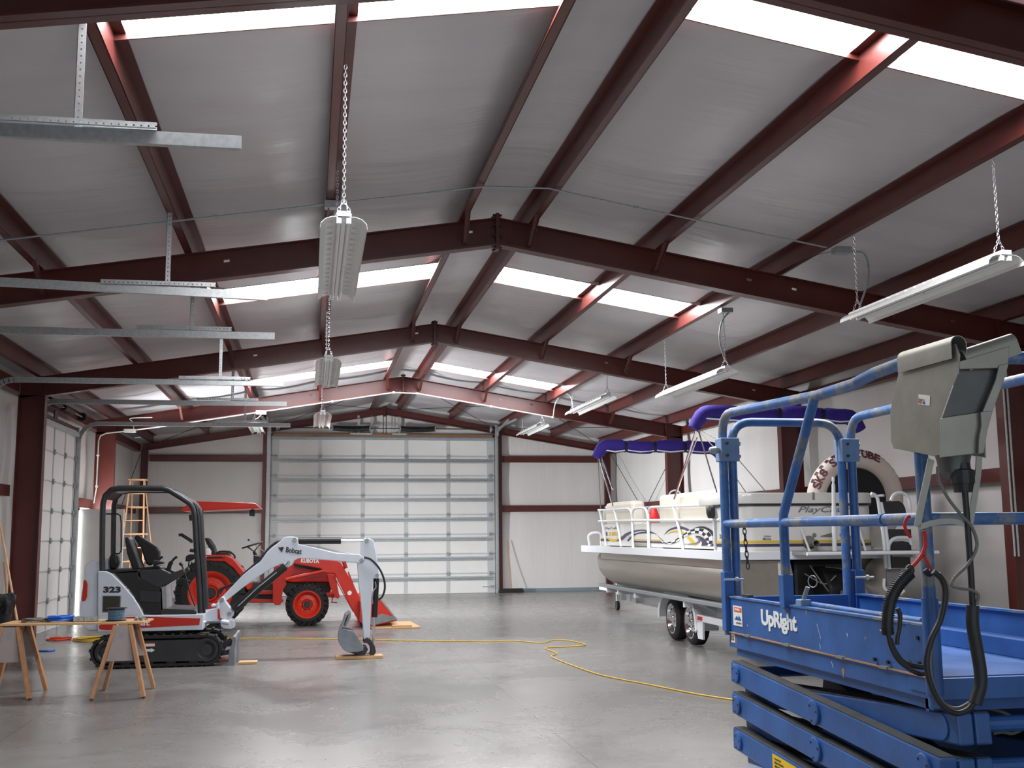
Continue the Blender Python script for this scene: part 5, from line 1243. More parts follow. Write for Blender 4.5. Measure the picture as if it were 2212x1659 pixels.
# ---- trailer
tr = thing('boat_trailer', (4.2, 17.0, 0), 'white tandem axle boat trailer with chrome wheels under the pontoon boat', 'trailer')
for x, x_r in ((BX+0.42, BX+0.60), (BR-0.42, BR-0.60)):
    MB().box(x_r-0.04, x_r+0.04, 12.4, 19.2, 0.38, 0.565).build('frame_rail', 'boatrail', tr, bevel=0.006)
    for xx in (x-0.28, x+0.1): MB().box(xx-0.05, xx+0.05, 12.6, 19.6, 0.64, 0.70).build('bunk', 'galvdull', tr, bevel=0.01)
    for y in (13.2, 15.0, 17.4, 18.4, 19.1):
        MB().box(x-0.31, x+0.28, y-0.03, y+0.03, 0.56, 0.64).build('bunk_bracket', 'boatrail', tr)
for y in (12.6, 15.7, 18.4): MB().box(BX+0.42, BR-0.42, y-0.04, y+0.04, 0.41, 0.49).build('cross_member', 'boatrail', tr)
MB().beam((BX+0.42, 19.1, 0.48), (4.22, 21.2, 0.46), 0.08, 0.12).build('tongue_rail', 'boatrail', tr); MB().beam((BR-0.42, 19.1, 0.48), (4.22, 21.2, 0.46), 0.08, 0.12).build('tongue_rail', 'boatrail', tr)
MB().box(4.16, 4.28, 20.0, 23.2, 0.40, 0.52).build('tongue', 'boatrail', tr)
MB().cyl((4.36, 22.5, 0.18), (4.36, 22.5, 0.95), 0.03, 10).build('jack', 'galv', tr)
MB().lathe((4.33, 22.5, 0.10), (1,0,0), [(0, 0.03), (0, 0.095), (0.06, 0.095), (0.06, 0.03)], 18).build('jack_wheel', 'rubber', tr)
MB().prism([(21.2, 0.5), (21.3, 0.5), (21.35, 1.05), (21.22, 1.05)], 'x', 4.17, 4.27).build('winch_post', 'boatrail', tr)
def twheel(x, y, R=0.315, w=0.20, rim=0.215, flip=1):
    c_ = Vector((x, y, R+0.004)); ax = Vector((flip, 0, 0))
    ty = MB().lathe(c_, ax, [(0.01, rim), (0, rim+0.02), (0.005, R*0.88), (0.03, R*0.985), (w*0.3, R), (w*0.7, R), (w-0.03, R*0.985), (w, R*0.85), (w, rim)], 40, cap=False).build('wheel', 'rubber', tr, smooth=True)
    MB().lathe(c_, ax, [(-0.02, 0.0), (-0.02, 0.035), (0.0, 0.045), (0.02, 0.06), (0.025, 0.12), (0.045, 0.15), (0.04, rim*0.86), (0.0, rim*0.97), (-0.004, rim+0.008), (0.01, rim+0.008), (w, rim-0.01)], 36, cap=False).build('rim', 'chrome', ty, smooth=True)
    mb = MB()
    for i in range(12):
        a = 2*PI*i/12; d = Vector((0, math.cos(a), math.sin(a))); p = c_+d*rim*0.72+ax*0.032
        mb.lathe(p, -ax, [(0, 0.019), (0.006, 0.019)], 10)
    mb.build('rim_hole', 'black', ty)
    for i in range(5):
        a = 2*PI*i/5; d = Vector((0, math.cos(a), math.sin(a))); p = c_+d*0.075; MB().cyl(p+ax*0.02, p-ax*0.012, 0.011, 6).build('lug_nut', 'chrome', ty)
WX = 3.40
for y in (15.30, 16.12):
    twheel(WX, y); twheel(BR-0.32, y, flip=-1); MB().cyl((WX+0.2, y, 0.32), (BR-0.5, y, 0.32), 0.03, 10).build('axle', 'darkmetal', tr)
def fender(x0, x1, name='fender'):
    yo, yi = 14.86, 16.56; pts = []
    for k_ in range(13):
        a = PI*k_/12; pts.append((yo+0.42-math.cos(a)*0.42 if a < PI/2 else yi-0.42-math.cos(a)*0.42, 0.36+math.sin(a)*0.36))
    pts = [(yo-0.02, 0.26)]+pts+[(yi+0.01, 0.34)]
    inn = [(p[0]+(0.02 if p[0] < 15.4 else -0.02 if p[0] > 16.0 else 0), p[1]-0.02) for p in pts]
    MB().prism(pts+inn[::-1], 'x', x0, x1).build(name, 'boatrail', tr, smooth=False)
    lip = [(p[0]+(0.05 if p[0] < 15.4 else -0.05 if p[0] > 16.0 else 0), p[1]-0.045) for p in pts]
    MB().prism(pts+lip[::-1], 'x', x0-0.012, x0).build('fender_lip', 'boatrail', tr)
fender(WX-0.06, WX+0.26); fender(BR-0.58, BR-0.26)
MB().prism([(14.84, 0.40), (14.88, 0.22), (14.84, 0.14), (14.66, 0.14), (14.64, 0.40)], 'x', WX-0.05, WX-0.02).build('mud_flap', 'boatrail', tr)
MB().box(WX-0.06, WX+0.02, 13.6, 14.85, 0.38, 0.47).build('step_bar', 'boatrail', tr, bevel=0.006)
MB().box(WX-0.068, WX-0.06, 14.62, 14.80, 0.40, 0.45).build('side_reflector', 'red', tr)
# ================================================================== blue scissor lift in the right foreground
XL, XRR, YN, YF = 0.18, 0.92, 3.62, 5.55
lf = thing('scissor_lift', (0.55, 4.6, 0.0), 'worn blue scissor lift with guard rails in the right foreground', 'scissor lift')
def lb(*a): return MB().box(*a)
ZP0, ZPm, ZP1 = 1.02, 1.10, 1.275                       # bottom, lip line and top of the platform sides
for x0, x1 in ((XL, XL+0.012), (XRR-0.012, XRR)):
    p = lb(x0, x1, YN, YF, ZPm-0.002, ZP1).build('toe_board', 'lift', lf, bevel=0.002)
    lb(x0-0.0, x1+0.0, YN, YF, ZP0, ZPm-0.006).build('platform_side', 'lift', lf, bevel=0.003)
lb(XL-0.012, XL+0.02, YN, YF, ZPm-0.006, ZPm-0.001).build('slide_edge', 'rust', lf)
for y in (5.28, 4.82, 4.30, 3.95):
    lb(XL-0.016, XL, y-0.03, y+0.03, ZPm-0.008, ZPm+0.002).build('slide_clip', 'boxal', lf)
lb(XL-0.006, XL+0.03, YN, YF, ZP1-0.003, ZP1+0.006).build('top_flange', 'liftrail', lf); lb(XRR-0.03, XRR+0.006, YN, YF, ZP1-0.003, ZP1+0.006).build('top_flange', 'liftrail', lf)
lb(XL+0.01, XRR-0.01, YN+0.02, YF, ZPm-0.02, ZPm).build('deck', 'lift', lf)
lb(XL, XRR, YF-0.01, YF, ZP0, ZP1).build('end_board', 'lift', lf, bevel=0.003)
lb(XL+0.0, XRR, YN-0.005, YN+0.03, ZP0, ZPm-0.004).build('end_sill', 'lift', lf, bevel=0.004)
lb(XRR-0.10, XRR-0.012, YN+0.03, YF-0.02, ZPm, ZPm+0.075).build('deck_ledge', 'lift', lf, bevel=0.004)
lb(XL+0.02, XRR-0.02, YN+0.08, YN+0.10, ZP0-0.05, ZP0).build('under_frame', 'lift', lf)
lb(XL+0.02, XL+0.09, YN+0.05, YF-0.05, ZP0-0.04, ZP0).build('under_rail', 'lift', lf); lb(XRR-0.09, XRR-0.02, YN+0.05, YF-0.05, ZP0-0.04, ZP0).build('under_rail', 'lift', lf)
# bolted doubler plate near the near corner
lb(XL-0.006, XL, YN, YN+0.16, ZP0+0.02, ZP1-0.0).build('corner_plate', 'lift', lf, bevel=0.002)
for y, z in ((3.70, 1.23), (3.70, 1.14), (3.76, 1.135), (3.92, 1.12), (4.02, 1.12)):
    MB().cyl((XL-0.012, y, z), (XL-0.004, y, z), 0.008, 8).build('bolt_hole', 'black', lf)
# lettering and labels
text('UpRight', 1.0, (XL-0.002, 5.12, 1.142), (0,-1,0), (0,0,1), 'textwhite', 'maker_lettering', lf, depth=0.001, bold=0.035, width=0.40, height=0.098, spacing=0.92)
lb(XL-0.003, XL-0.001, 5.36, 5.48, 1.135, 1.235).build('warning_label', 'paper', lf)
lb(XL-0.004, XL-0.002, 5.365, 5.465, 1.205, 1.228).build('label_band', 'orangestick', lf)
MB().prism([(5.46, 1.165), (5.43, 1.185), (5.41, 1.175), (5.40, 1.19), (5.375, 1.17), (5.37, 1.163)], 'x', XL-0.004, XL-0.002).build('label_picture', 'lift', lf)
for s, y, z, h in (('WARNING', 5.455, 1.211, 0.012), ('CAUTION', 5.44, 1.146, 0.008)):
    text(s, 1.0, (XL-0.0045, y, z), (0,-1,0), (0,0,1), 'paper' if h > 0.01 else 'ink', 'label_lettering', lf, depth=0.0004, bold=0.02, width=0.07, height=h)
lb(XL-0.003, XL-0.0, 5.47, 5.52, 1.045, 1.09).build('small_label', 'paper', lf); text('15', 1.0, (XL-0.0035, 5.515, 1.055), (0,-1,0), (0,0,1), 'ink', 'label_lettering', lf, depth=0.0006, bold=0.04, width=0.035, height=0.025)
# scratches and bare spots on the side
for y0_, z0_, y1_, z1_, w_ in ((4.52, 1.215, 4.49, 1.155, 0.0022), (4.50, 1.135, 4.495, 1.112, 0.0025), (4.40, 1.07, 4.385, 1.045, 0.003), (4.25, 1.20, 4.245, 1.185, 0.004), (4.72, 1.19, 4.715, 1.17, 0.0012), (5.3, 1.15, 5.298, 1.145, 0.004), (3.98, 1.235, 3.96, 1.228, 0.004)):
    MB().beam((XL-0.0008, y0_, z0_), (XL-0.0008, y1_, z1_), w_, 0.0012, (1,0,0)).build('paint_scratch', 'textwhite', lf)
for y_, z_, r_ in ((5.46, 1.055, 0.022), (4.30, 1.035, 0.02), (4.1, 1.19, 0.008), (4.62, 1.255, 0.014)):
    MB().prism([(y_+r_*math.cos(a)*(0.5+0.3*math.sin(3*a)), z_+r_*math.sin(a)) for a in [2*PI*k_/12 for k_ in range(12)]], 'x', XL-0.0008, XL+0.001).build('rust_spot', 'rust', lf)
# guard rails
TR = 0.0235
def rail(pts, r=TR, sm=1, m='liftrail', name='guard_rail'):
    P = smooth_path(pts, sm) if sm > 1 else [Vector(p) for p in pts]
    return MB().tube(P, r, 14).build(name, m, lf, smooth=True)
def bend(p, c_, q, n=6):
    p, c_, q = Vector(p), Vector(c_), Vector(q); return [p*(1-t)**2+c_*2*t*(1-t)+q*t*t for t in [k_/n for k_ in range(n+1)]]
ZTOP = 2.235
# left side: far post, bend and top rail running toward the camera
rail([Vector((XL, YF, ZP0+0.06))]+bend((XL, YF, ZTOP-0.12), (XL, YF, ZTOP), (XL, YF-0.13, ZTOP))+[Vector((XL, 4.42, 2.20)), Vector((XL, 4.1, 2.205)), Vector((XL-0.0, 3.92, 2.225)), Vector((XL+0.0, 3.70, 2.235))]+bend((XL, 3.70, 2.235), (XL, 3.62, 2.24), (XL+0.10, 3.58, 2.24), 4)[1:]+[Vector((XRR, 3.58, 2.24))])
# far end hoop across the width, beside the side posts
rail([Vector((XL+0.055, YF+0.01, ZP1-0.2))]+bend((XL+0.055, YF+0.01, ZTOP-0.16), (XL+0.055, YF+0.01, ZTOP-0.035), (XL+0.17, YF+0.01, ZTOP-0.035))+bend((XRR-0.19, YF+0.01, ZTOP-0.035), (XRR-0.055, YF+0.01, ZTOP-0.035), (XRR-0.055, YF+0.01, ZTOP-0.17))+[Vector((XRR-0.055, YF+0.01, ZP1-0.2))])
# right side rail
rail([Vector((XRR, YF, ZP0+0.06))]+bend((XRR, YF, ZTOP-0.14), (XRR, YF, ZTOP-0.01), (XRR, YF-0.14, ZTOP-0.01))+[Vector((XRR, YN+0.1, ZTOP)), Vector((XRR, YN, ZTOP-0.08)), Vector((XRR, YN, ZP0+0.06))])
# mid rails
rail([(XL, YF, 1.655), (XL, YN, 1.655), (XRR, YN-0.02, 1.655), (XRR, YF, 1.655)], 0.0215, name='mid_rail')
MB().cyl((XL, 3.90, 1.655), (XL, 3.93, 1.655), 0.0245, 14).build('rail_sleeve', 'liftrail', lf)
# middle post: upright below, leaning toward the camera above the mid rail
yB = 4.82
rail([(XL, yB, ZP1-0.02), (XL, yB, 1.69), (XL, 4.44, 2.20)], 0.022, name='middle_post')
lb(XL-0.026, XL+0.026, yB-0.026, yB+0.026, ZP1-0.01, ZP1+0.14).build('post_socket', 'lift', lf, bevel=0.004)
# near corner post and socket
rail([(XL, YN, ZP0-0.02), (XL, YN, 1.68), (XL, YN, 2.1), (XL+0.005, YN, 2.235)], 0.0245, name='corner_post')
MB().cyl((XL, YN, ZP0+0.02), (XL, YN, ZP1+0.10), 0.030, 16).build('post_socket', 'lift', lf, smooth=True)
for x, y in ((XL, YF), (XRR, YF)):
    lb(x-0.027, x+0.027, y-0.027, y+0.027, ZPm, ZP1+0.13).build('post_socket', 'lift', lf, bevel=0.004)
    MB().cyl((x-0.03, y-0.035, ZP1+0.09), (x+0.075, y-0.035, ZP1+0.09), 0.006, 8).build('socket_bolt', 'galv', lf)
    MB().cyl((x+0.03, y-0.035, ZP1+0.09), (x+0.045, y-0.035, ZP1+0.09), 0.013, 8).build('bolt_nut', 'galv', lf)
for x in (XL+0.02, XRR-0.02):
    lb(x-0.055, x+0.055, YF-0.045, YF+0.04, 1.985, 2.11).build('rail_clamp', 'galvblue', lf, bevel=0.004) if False else None
M['clamp'] = mat('pale_blue_grey_clamp', (112, 138, 172), 0.5, var=0.1, vscale=12)
for x in (XL+0.025, XRR-0.025):
    lb(x-0.052, x+0.052, YF-0.045, YF+0.045, 1.985, 2.11).build('rail_clamp', 'clamp', lf, bevel=0.005)
    for z in (2.015, 2.08):
        MB().cyl((x+0.05, YF-0.01, z), (x+0.068, YF-0.01, z), 0.012, 6).build('clamp_bolt', 'galvdull', lf)
        MB().cyl((x-0.02, YF-0.045, z), (x-0.02, YF-0.056, z), 0.008, 6).build('clamp_bolt', 'darkmetal', lf)
MB().lathe((XL-0.03, YF-0.02, 2.045), (-1,0,0), [(0, 0.015), (0.02, 0.022), (0.05, 0.016), (0.06, 0.0)], 12).build('clamp_knob', 'galvdull', lf)
# folding rail hinge with pin and ring on the top flange
lb(XL-0.005, XL+0.045, 4.66, 4.72, ZP1, ZP1+0.035).build('hinge_block', 'clamp', lf, bevel=0.005)
MB().cyl((XL+0.02, 4.69, ZP1+0.03), (XL+0.035, 4.67, ZP1+0.09), 0.010, 10).build('hinge_pin', 'boxal', lf)
MB().tube([Vector((XL+0.04, 4.65, ZP1+0.115))+Vector((math.cos(t)*0.012+0.01, -math.cos(t)*0.02, math.sin(t)*0.026)) for t in [2*PI*k_/14 for k_ in range(14)]], 0.0025, 6, closed=True).build('pin_ring', 'galvdull', lf)
MB().tube([(XL+0.05, 4.66, ZP1+0.012), (XL+0.055, 4.2, ZP1+0.008), (XL+0.045, 3.75, ZP1+0.008)], 0.014, 10).build('folded_rail', 'liftrail', lf, smooth=True)
MB().beam((XL+0.03, 5.4, ZP1+0.012), (XL+0.03, 5.32, ZP1+0.012), 0.03, 0.016).build('flange_clip', 'darkmetal', lf)
# chain hanging beside the far post
mb = MB(); chain_mb(mb, (XL+0.09, YF-0.03, 1.66), (XL+0.105, YF-0.03, 1.42), r=0.009, pitch=0.03, wire=0.003); mb.build('gate_chain', 'darkmetal', lf)
# scissor arms
AW, AH = 0.062, 0.108
def arm(x, za, zb, ya=YN-0.06, yb=YF-0.08):
    """arm from near end (za) to far end (zb)"""
    a = Vector((x, ya, za)); b = Vector((x, yb, zb))
    o = MB().beam(a, b, AW, AH).build('scissor_arm', 'lift', lf, bevel=0.008)
    d = (b-a).normalized(); u = Vector((0,0,1))-d*d.z; u.normalize()
    MB().beam(a+u*(AH/2+0.0012)+d*0.01, b+u*(AH/2+0.0012)-d*0.01, AW*0.92, 0.002, u).build('arm_top_strip', 'lifttop', o)  # dark grey strip laid along the top face of the arm
    return o
zs_far = [0.905, 0.748, 0.57, 0.40]; zs_near = [0.792, 0.625, 0.45]
for xo, xi in ((XL+0.0, XL+0.072), (XRR-0.0, XRR-0.072)):
    out = -1 if xo < 0.5 else 1
    levels = [(0.905, 0.785), (0.750, 0.635), (0.575, 0.480)]
    for k_, (zf, zn) in enumerate(levels):
        o = arm(xo+0.031*(-out)*-1*0+0.0, zn, zf)
        for y, z, r in ((YF-0.16, zf-0.004, 0.046), ((YN+YF)/2-0.07, (zf+zn)/2, 0.052), (YN+0.04, zn+0.008, 0.046)):
            p = MB().lathe((xo+out*AW/2, y, z), (out,0,0), [(0, r), (0.010, r), (0.013, r*0.9), (0.013, 0)], 22).build('pivot_disc', 'lift', o)
            for b_ in range(3):
                a = 2*PI*b_/3+0.8; MB().cyl((xo+out*(AW/2+0.012), y+math.cos(a)*r*0.7, z+math.sin(a)*r*0.7), (xo+out*(AW/2+0.016), y+math.cos(a)*r*0.7, z+math.sin(a)*r*0.7), 0.005, 6).build('disc_bolt', 'darkmetal', p)
    inner = [(0.930, 0.800), (0.778, 0.640), (0.625, 0.500)]   # (near z, far z)
    for zn, zf in inner:
        o = arm(xi, zn, zf)
        MB().lathe((xi+out*AW/2*1.0, YN+0.04, zn-0.004), (out,0,0), [(0, 0.046), (0.006, 0.046), (0.006, 0)], 20).build('pivot_disc', 'lift', o)
for zn, zf in ((0.930, 0.800), (0.778, 0.640), (0.625, 0.500)):
    for x_ in (XL+0.140, XRR-0.140): arm(x_, zn, zf)
for z in (0.93, 0.785, 0.64, 0.5):
    MB().cyl((XL+0.05, YN+0.02, z), (XRR-0.05, YN+0.02, z), 0.028, 12).build('cross_tube', 'lift', lf)
for z in (0.905, 0.75, 0.575): MB().cyl((XL, YF-0.16, z), (XRR, YF-0.16, z), 0.028, 12).build('cross_tube', 'lift', lf)
MB().beam((0.55, YN+0.2, 0.55), (0.55, YF-0.4, 0.88), 0.10, 0.10).build('lift_ram', 'darkmetal', lf)
# yellow label on the lowest visible arm
T3 = Matrix.Translation((0,0,0))
yl = MB(); 
def arm_z(y, zn=0.48, zf=0.575): return zn+(zf-zn)*(y-(YN-0.06))/((YF-0.08)-(YN-0.06))
xs_ = XL-AW/2-0.0015
yl.add([(xs_, 4.98, arm_z(4.98)+0.040), (xs_, 4.72, arm_z(4.72)+0.040), (xs_, 4.72, arm_z(4.72)-0.045), (xs_, 4.98, arm_z(4.98)-0.045)], [(0,1,2,3)])
yl.build('yellow_label', 'yellowstick', lf)
for i, s in enumerate(('CAUTION', 'READ MANUAL', 'BEFORE USE', 'KEEP CLEAR')):
    text(s, 1.0, (xs_-0.0008, 4.955, arm_z(4.9)+0.018-i*0.016), (0,-1,0), (0,0,-0.05 if False else 1), 'ink', 'label_lettering', lf, depth=0.0004, width=0.10 if i else 0.07, height=0.009)
# chassis with wheels and drive tray, below the picture's edge
lb(XL+0.02, XRR-0.02, YN-0.15, YF+0.05, 0.13, 0.40).build('chassis', 'lift', lf, bevel=0.02)
for x0 in (XL-0.03, XRR-0.09):
    for y in (YN+0.15, YF-0.25):
        MB().lathe((x0, y, 0.165), (1,0,0), [(0, 0.05), (0, 0.15), (0.02, 0.163), (0.10, 0.163), (0.12, 0.15), (0.12, 0.05)], 28).build('wheel', 'rubber', lf)
lb(XL-0.14, XL+0.02, YF-0.75, YF-0.25, 0.36, 0.415).build('outrigger_step', 'boxal', lf, bevel=0.01)

# ------------------------------------------------------------------ control box hooked over the rail
YC = 3.60
cb = thing('control_box', (0.25, 3.5, 1.9), 'grey metal control box hooked over the top rail of the blue lift', 'control box')
c5 = cr(1540, 700, 2.765)
def co(pts, Y): return outline(pts, c5, Y)
def P5(p, Y): return at(*c5(p), Y=Y)
XB = 0.150; YB_ = 3.32
def PX(p): return at(*c5(p), X=XB)
def sheet(P, t, name, m):
    mb = MB(); n = len(P); vs = [tuple(p) for p in P]+[tuple(p+Vector(t)) for p in P]
    mb.add(vs, [tuple(range(n)), tuple(range(2*n-1, n-1, -1))]+[(i, (i+1) % n, n+(i+1) % n, n+i) for i in range(n)]); return mb.build(name, m, cb, bevel=0.002)
side = [(1122,225),(1445,118),(1470,180),(1462,300),(1368,560),(1358,640),(1362,798),(1078,742),(1062,700),(1058,520)]
sheet([PX(p) for p in side], (0.006, 0, 0), 'side_plate', 'boxal')
def hook(a, b, r, side_, name='rail_hook'):
    """sheet metal rolled over the rail; side_ points to the outer face"""
    a = Vector(a); b = Vector(b); d = (b-a).normalized(); up = Vector((0,0,1)); up = (up-d*up.dot(d)).normalized(); q = Vector(side_); q = (q-d*q.dot(d)).normalized()
    prof = [(r, -1.7*r)]+[(r*math.cos(PI*k_/10), r*math.sin(PI*k_/10)) for k_ in range(11)]+[(-r, -1.2*r)]
    n = len(prof); vs = []
    for p in (a, b):
        for s_ in (1.0, 0.9): vs += [p+q*(x*s_)+up*(z*s_ if z > 0 else z) for x, z in prof]
    fs = []
    for i in range(n-1): fs += [(i, i+1, 2*n+i+1, 2*n+i), (n+i+1, n+i, 3*n+i, 3*n+i+1), (i, n+i, n+i+1, i+1), (2*n+i, 2*n+i+1, 3*n+i+1, 3*n+i)]
    fs += [(0, 2*n, 3*n, n), (n-1, 2*n-1, 4*n-1, 3*n-1)]
    return MB().add(vs, fs).build(name, 'boxal', cb, smooth=True)
hr = 0.030
hook(at(*c5((1112,212)), X=XB-0.004)+Vector((0.022,0,0)), at(*c5((1432,118)), X=XB-0.004)+Vector((0.022,0,0)), hr, (-1,0,0))
# front side: planes square to the rail, a little farther right
def PF(p, dy=0.0): return at(*c5(p), Y=YB_+dy)
hook(PF((1480,205), 0.034), PF((1788,104), 0.034), 0.028, (0,-1,0))
sheet([PF((1475,222), 0.0), PF((1772,132), 0.0), PF((1765,232), 0.0), PF((1745,262), 0.0), PF((1475,270), 0.0)], (0.0, 0.008, 0), 'front_flange', 'boxal')
sheet([PF((1470,258), 0.022), PF((1752,240), 0.022), PF((1700,340), 0.022), PF((1612,525), 0.022), PF((1370,560), 0.022), PF((1462,300), 0.022)], (0.0, 0.01, 0), 'switch_panel', 'boxal2')
sheet([PF((1712,246), -0.006), PF((1770,232), -0.006), PF((1742,330), -0.006), PF((1672,522), -0.006), PF((1612,524), -0.006), PF((1690,335), -0.006)], (0.0, 0.01, 0), 'edge_strip', 'boxal')
sheet([PF((1367,560), 0.012), PF((1612,524), 0.012), PF((1606,600), 0.012), PF((1590,690), 0.012), PF((1588,772), 0.012), PF((1361,798), 0.012)], (0.0, 0.01, 0), 'lower_panel', 'boxal')
sheet([PF((1602,524), -0.006), PF((1674,518), -0.006), PF((1640,640), -0.006), PF((1618,772), -0.006), PF((1588,775), -0.006), PF((1590,690), -0.006), PF((1606,600), -0.006)], (0.0, 0.01, 0), 'side_strip', 'boxal')
# back and top of the box, closing its volume
bx0, bx1 = PF((1475,260)), PF((1740,260))
sheet([Vector((0.30, 3.40, 2.17)), Vector((0.30, 3.66, 2.17)), Vector((0.30, 3.66, 1.90)), Vector((0.30, 3.42, 1.86))], (0.006, 0, 0), 'inner_plate', 'boxal')
sheet([PX((1122,235))+Vector((0.006,0,0)), PX((1062,690))+Vector((0.006,0,0)), PX((1062,690))+Vector((0.15,0,0)), PX((1122,235))+Vector((0.15,0,0))], (0, -0.006, 0), 'back_plate', 'boxal')
st_ = [at(*c5(p), X=XB-0.0015) for p in ((1227,420),(1297,428),(1294,488),(1227,480))]
sheet(st_, (0.001, 0, 0), 'sticker', 'paper')
dr = (st_[1]-st_[0]).normalized(); du = Vector((0,0,1)); du = (du-dr*du.dot(dr)).normalized()
text('U', 1.0, st_[3]+dr*0.003+du*0.004-Vector((0.0015,0,0)), dr, du, 'orangestick', 'sticker_lettering', cb, depth=0.0005, bold=0.06, width=0.016, height=0.011)
text('n', 1.0, st_[3]+dr*0.030+du*0.004-Vector((0.0015,0,0)), dr, du, 'bluehose', 'sticker_lettering', cb, depth=0.0005, bold=0.06, width=0.012, height=0.009)
text('Made in', 1.0, st_[3]+dr*0.003+du*0.016-Vector((0.0015,0,0)), dr, du, 'greyink', 'sticker_lettering', cb, depth=0.0005, width=0.036, height=0.006)
# underside fittings
MB().lathe(P5((1440,870), 3.45)+Vector((0,0,-0.03)), (0,0,1), [(0, 0.03), (0.02, 0.05), (0.06, 0.055), (0.08, 0.06)], 14).build('joystick_boot', 'boxal2', cb, smooth=True)
MB().lathe(P5((1495,1005), 3.42), (0,0,1), [(0, 0.030), (0.03, 0.034), (0.03, 0.040), (0.075, 0.040), (0.08, 0.03), (0.10, 0.028)], 12).build('cable_gland', 'blackcable', cb)
# carrying strap of bent flat bar
def strap(pts, Y, w=0.030, t=0.004, m='boxal'):
    P = smooth_path([P5(p, Y) for p in pts], 4); mb = MB()
    for a, b in zip(P, P[1:]): mb.beam(a, b+(b-a)*0.05, t, w, (1, 0, 0.0) if False else (0,1,0))
    mb.build('bent_bracket', m, cb)
def ribb(pts, Y, w):
    """flat strip: pts = centre line, w = visible width in metres"""
    P = smooth_path([P5(p, Y) for p in pts], 5); vs = []; N = len(P)
    for i, p in enumerate(P):
        t = (P[min(i+1, N-1)]-P[max(i-1, 0)]).normalized(); nn = Vector((t.z, 0, -t.x)).normalized()
        for s_, o_ in ((-1, 0), (1, 0), (1, 0.004), (-1, 0.004)): vs.append(p+nn*(w/2*s_)+Vector((0, o_, 0)))
    fs = []
    for i in range(N-1):
        for k_ in range(4): fs.append((i*4+k_, i*4+(k_+1) % 4, (i+1)*4+(k_+1) % 4, (i+1)*4+k_))
    fs += [(3,2,1,0), ((N-1)*4, (N-1)*4+1, (N-1)*4+2, (N-1)*4+3)]
    MB().add(vs, fs).build('guard_strap', 'boxal', cb)
ribb([(1305,808),(1275,950),(1245,1090),(1222,1212)], 3.40, 0.024); ribb([(1228,1215),(1330,1185),(1430,1178),(1510,1195)], 3.40, 0.018); ribb([(1592,790),(1585,900),(1562,1050),(1538,1192)], 3.40, 0.022)
# ------------------------------------------------------------------ cables of the control box
def cab(name, pts, Y, r, m, label, grp=None, conv=None, sm=6, cat='cable', ys=None):
    P = [at(*(conv(p) if conv else p), Y=(Y if ys is None else ys[i])) for i, p in enumerate(pts)]
    o = MB().tube(smooth_path(P, sm), r, 10).build(name, m, smooth=True); tag(o, label, cat, grp); return o
cA = cr(1980, 1000, 2.5172)
cab('control_cable', [(262,150),(278,350),(295,600),(305,780)], 3.40, 0.0105, 'blackcable', 'thick black cable dropping from the control box beside the near post', conv=cA)
cab('control_cable', [(305,775),(305,880),(325,1000),(345,1120),(348,1200),(330,1270),(318,1310)], 3.38, 0.021, 'blackcable', 'black taped cable bundle hanging low at the near end of the lift', conv=cA)
cab('control_cable', [(115,20),(120,90),(170,190),(240,280),(300,350),(328,450),(280,550),(210,620),(190,665),(230,680),(300,692),(335,720),(325,770)], 3.39, 0.0055, 'cable', 'thin grey cable looping under the control box', conv=cA)
cab('control_cable', [(90,590),(140,640),(155,720),(130,850),(80,960),(55,1080),(75,1200),(130,1310),(210,1360),(280,1340),(315,1290)], 3.46, 0.010, 'blackcable', 'black cable sagging in a long loop from the red cord to the bundle', conv=cA)
cab('control_cable', [(120,600),(165,680),(150,800),(90,950),(70,1090),(95,1230),(160,1320),(230,1335),(300,1300)], 3.50, 0.008, 'cable', 'grey cable sagging beside the black loop at the near post', conv=cA)
c6 = cr(1540, 1180, 3.2917)
cab('corrugated_hose', [(1400,190),(1330,260),(1275,350),(1250,450),(1240,560),(1245,630)], 3.50, 0.019, 'blackcable', 'black corrugated hose curving down in front of the blue side panel', conv=c6)
hp = [at(*c6(p), Y=3.50) for p in [(1400,190),(1330,260),(1275,350),(1250,450),(1240,560),(1245,630)]]; hp = smooth_path(hp, 14)
ho = bpy.data.objects['corrugated_hose']; mb = MB()
for a, b in list(zip(hp, hp[1:]))[::2]: mb.cyl(a, a+(b-a)*0.7, 0.0225, 12)
mb.build('hose_rib', 'blackcable', ho)
cab('control_cable', [(1245,625),(1265,710),(1310,800),(1380,860),(1460,905),(1510,905)], 3.50, 0.008, 'blackcable', 'black cable continuing from the corrugated hose along the lower panel', conv=c6)
cab('control_cable', [(1255,650),(1290,740),(1350,820),(1430,850),(1510,862)], 3.52, 0.009, 'blackcable', 'upper of two black cables curving below the corrugated hose', conv=c6)
cab('control_cable', [(1310,440),(1330,490),(1325,580),(1312,640),(1308,700)], 3.52, 0.008, 'blackcable', 'loose end of black tape hanging beside the corrugated hose', conv=c6)
cab('control_cable', [(1990,1330),(2060,1320),(2130,1330),(2200,1290),(2150,1230),(2060,1180),(1950,1150)], 3.75, 0.007, 'cable', 'grey cables looping out to the right under the platform end', conv=c6)
cB = cr(1880, 1040, 5.7227)
cab('bungee_cord', [(490,430),(455,450),(425,520),(440,600),(480,670),(500,690)], 3.585, 0.006, 'red', 'upper left strand of red bungee cord around the near post', conv=cB, cat='cord')
cab('bungee_cord', [(655,610),(675,680),(680,780),(650,880),(600,960),(530,1040),(500,1070)], 3.585, 0.007, 'red', 'right strand of red bungee cord crossing the near post', conv=cB, cat='cord')
cab('bungee_cord', [(660,920),(700,990),(740,1060),(755,1085)], 3.58, 0.005, 'red', 'short lower red bungee end holding the cable loops', conv=cB, cat='cord')
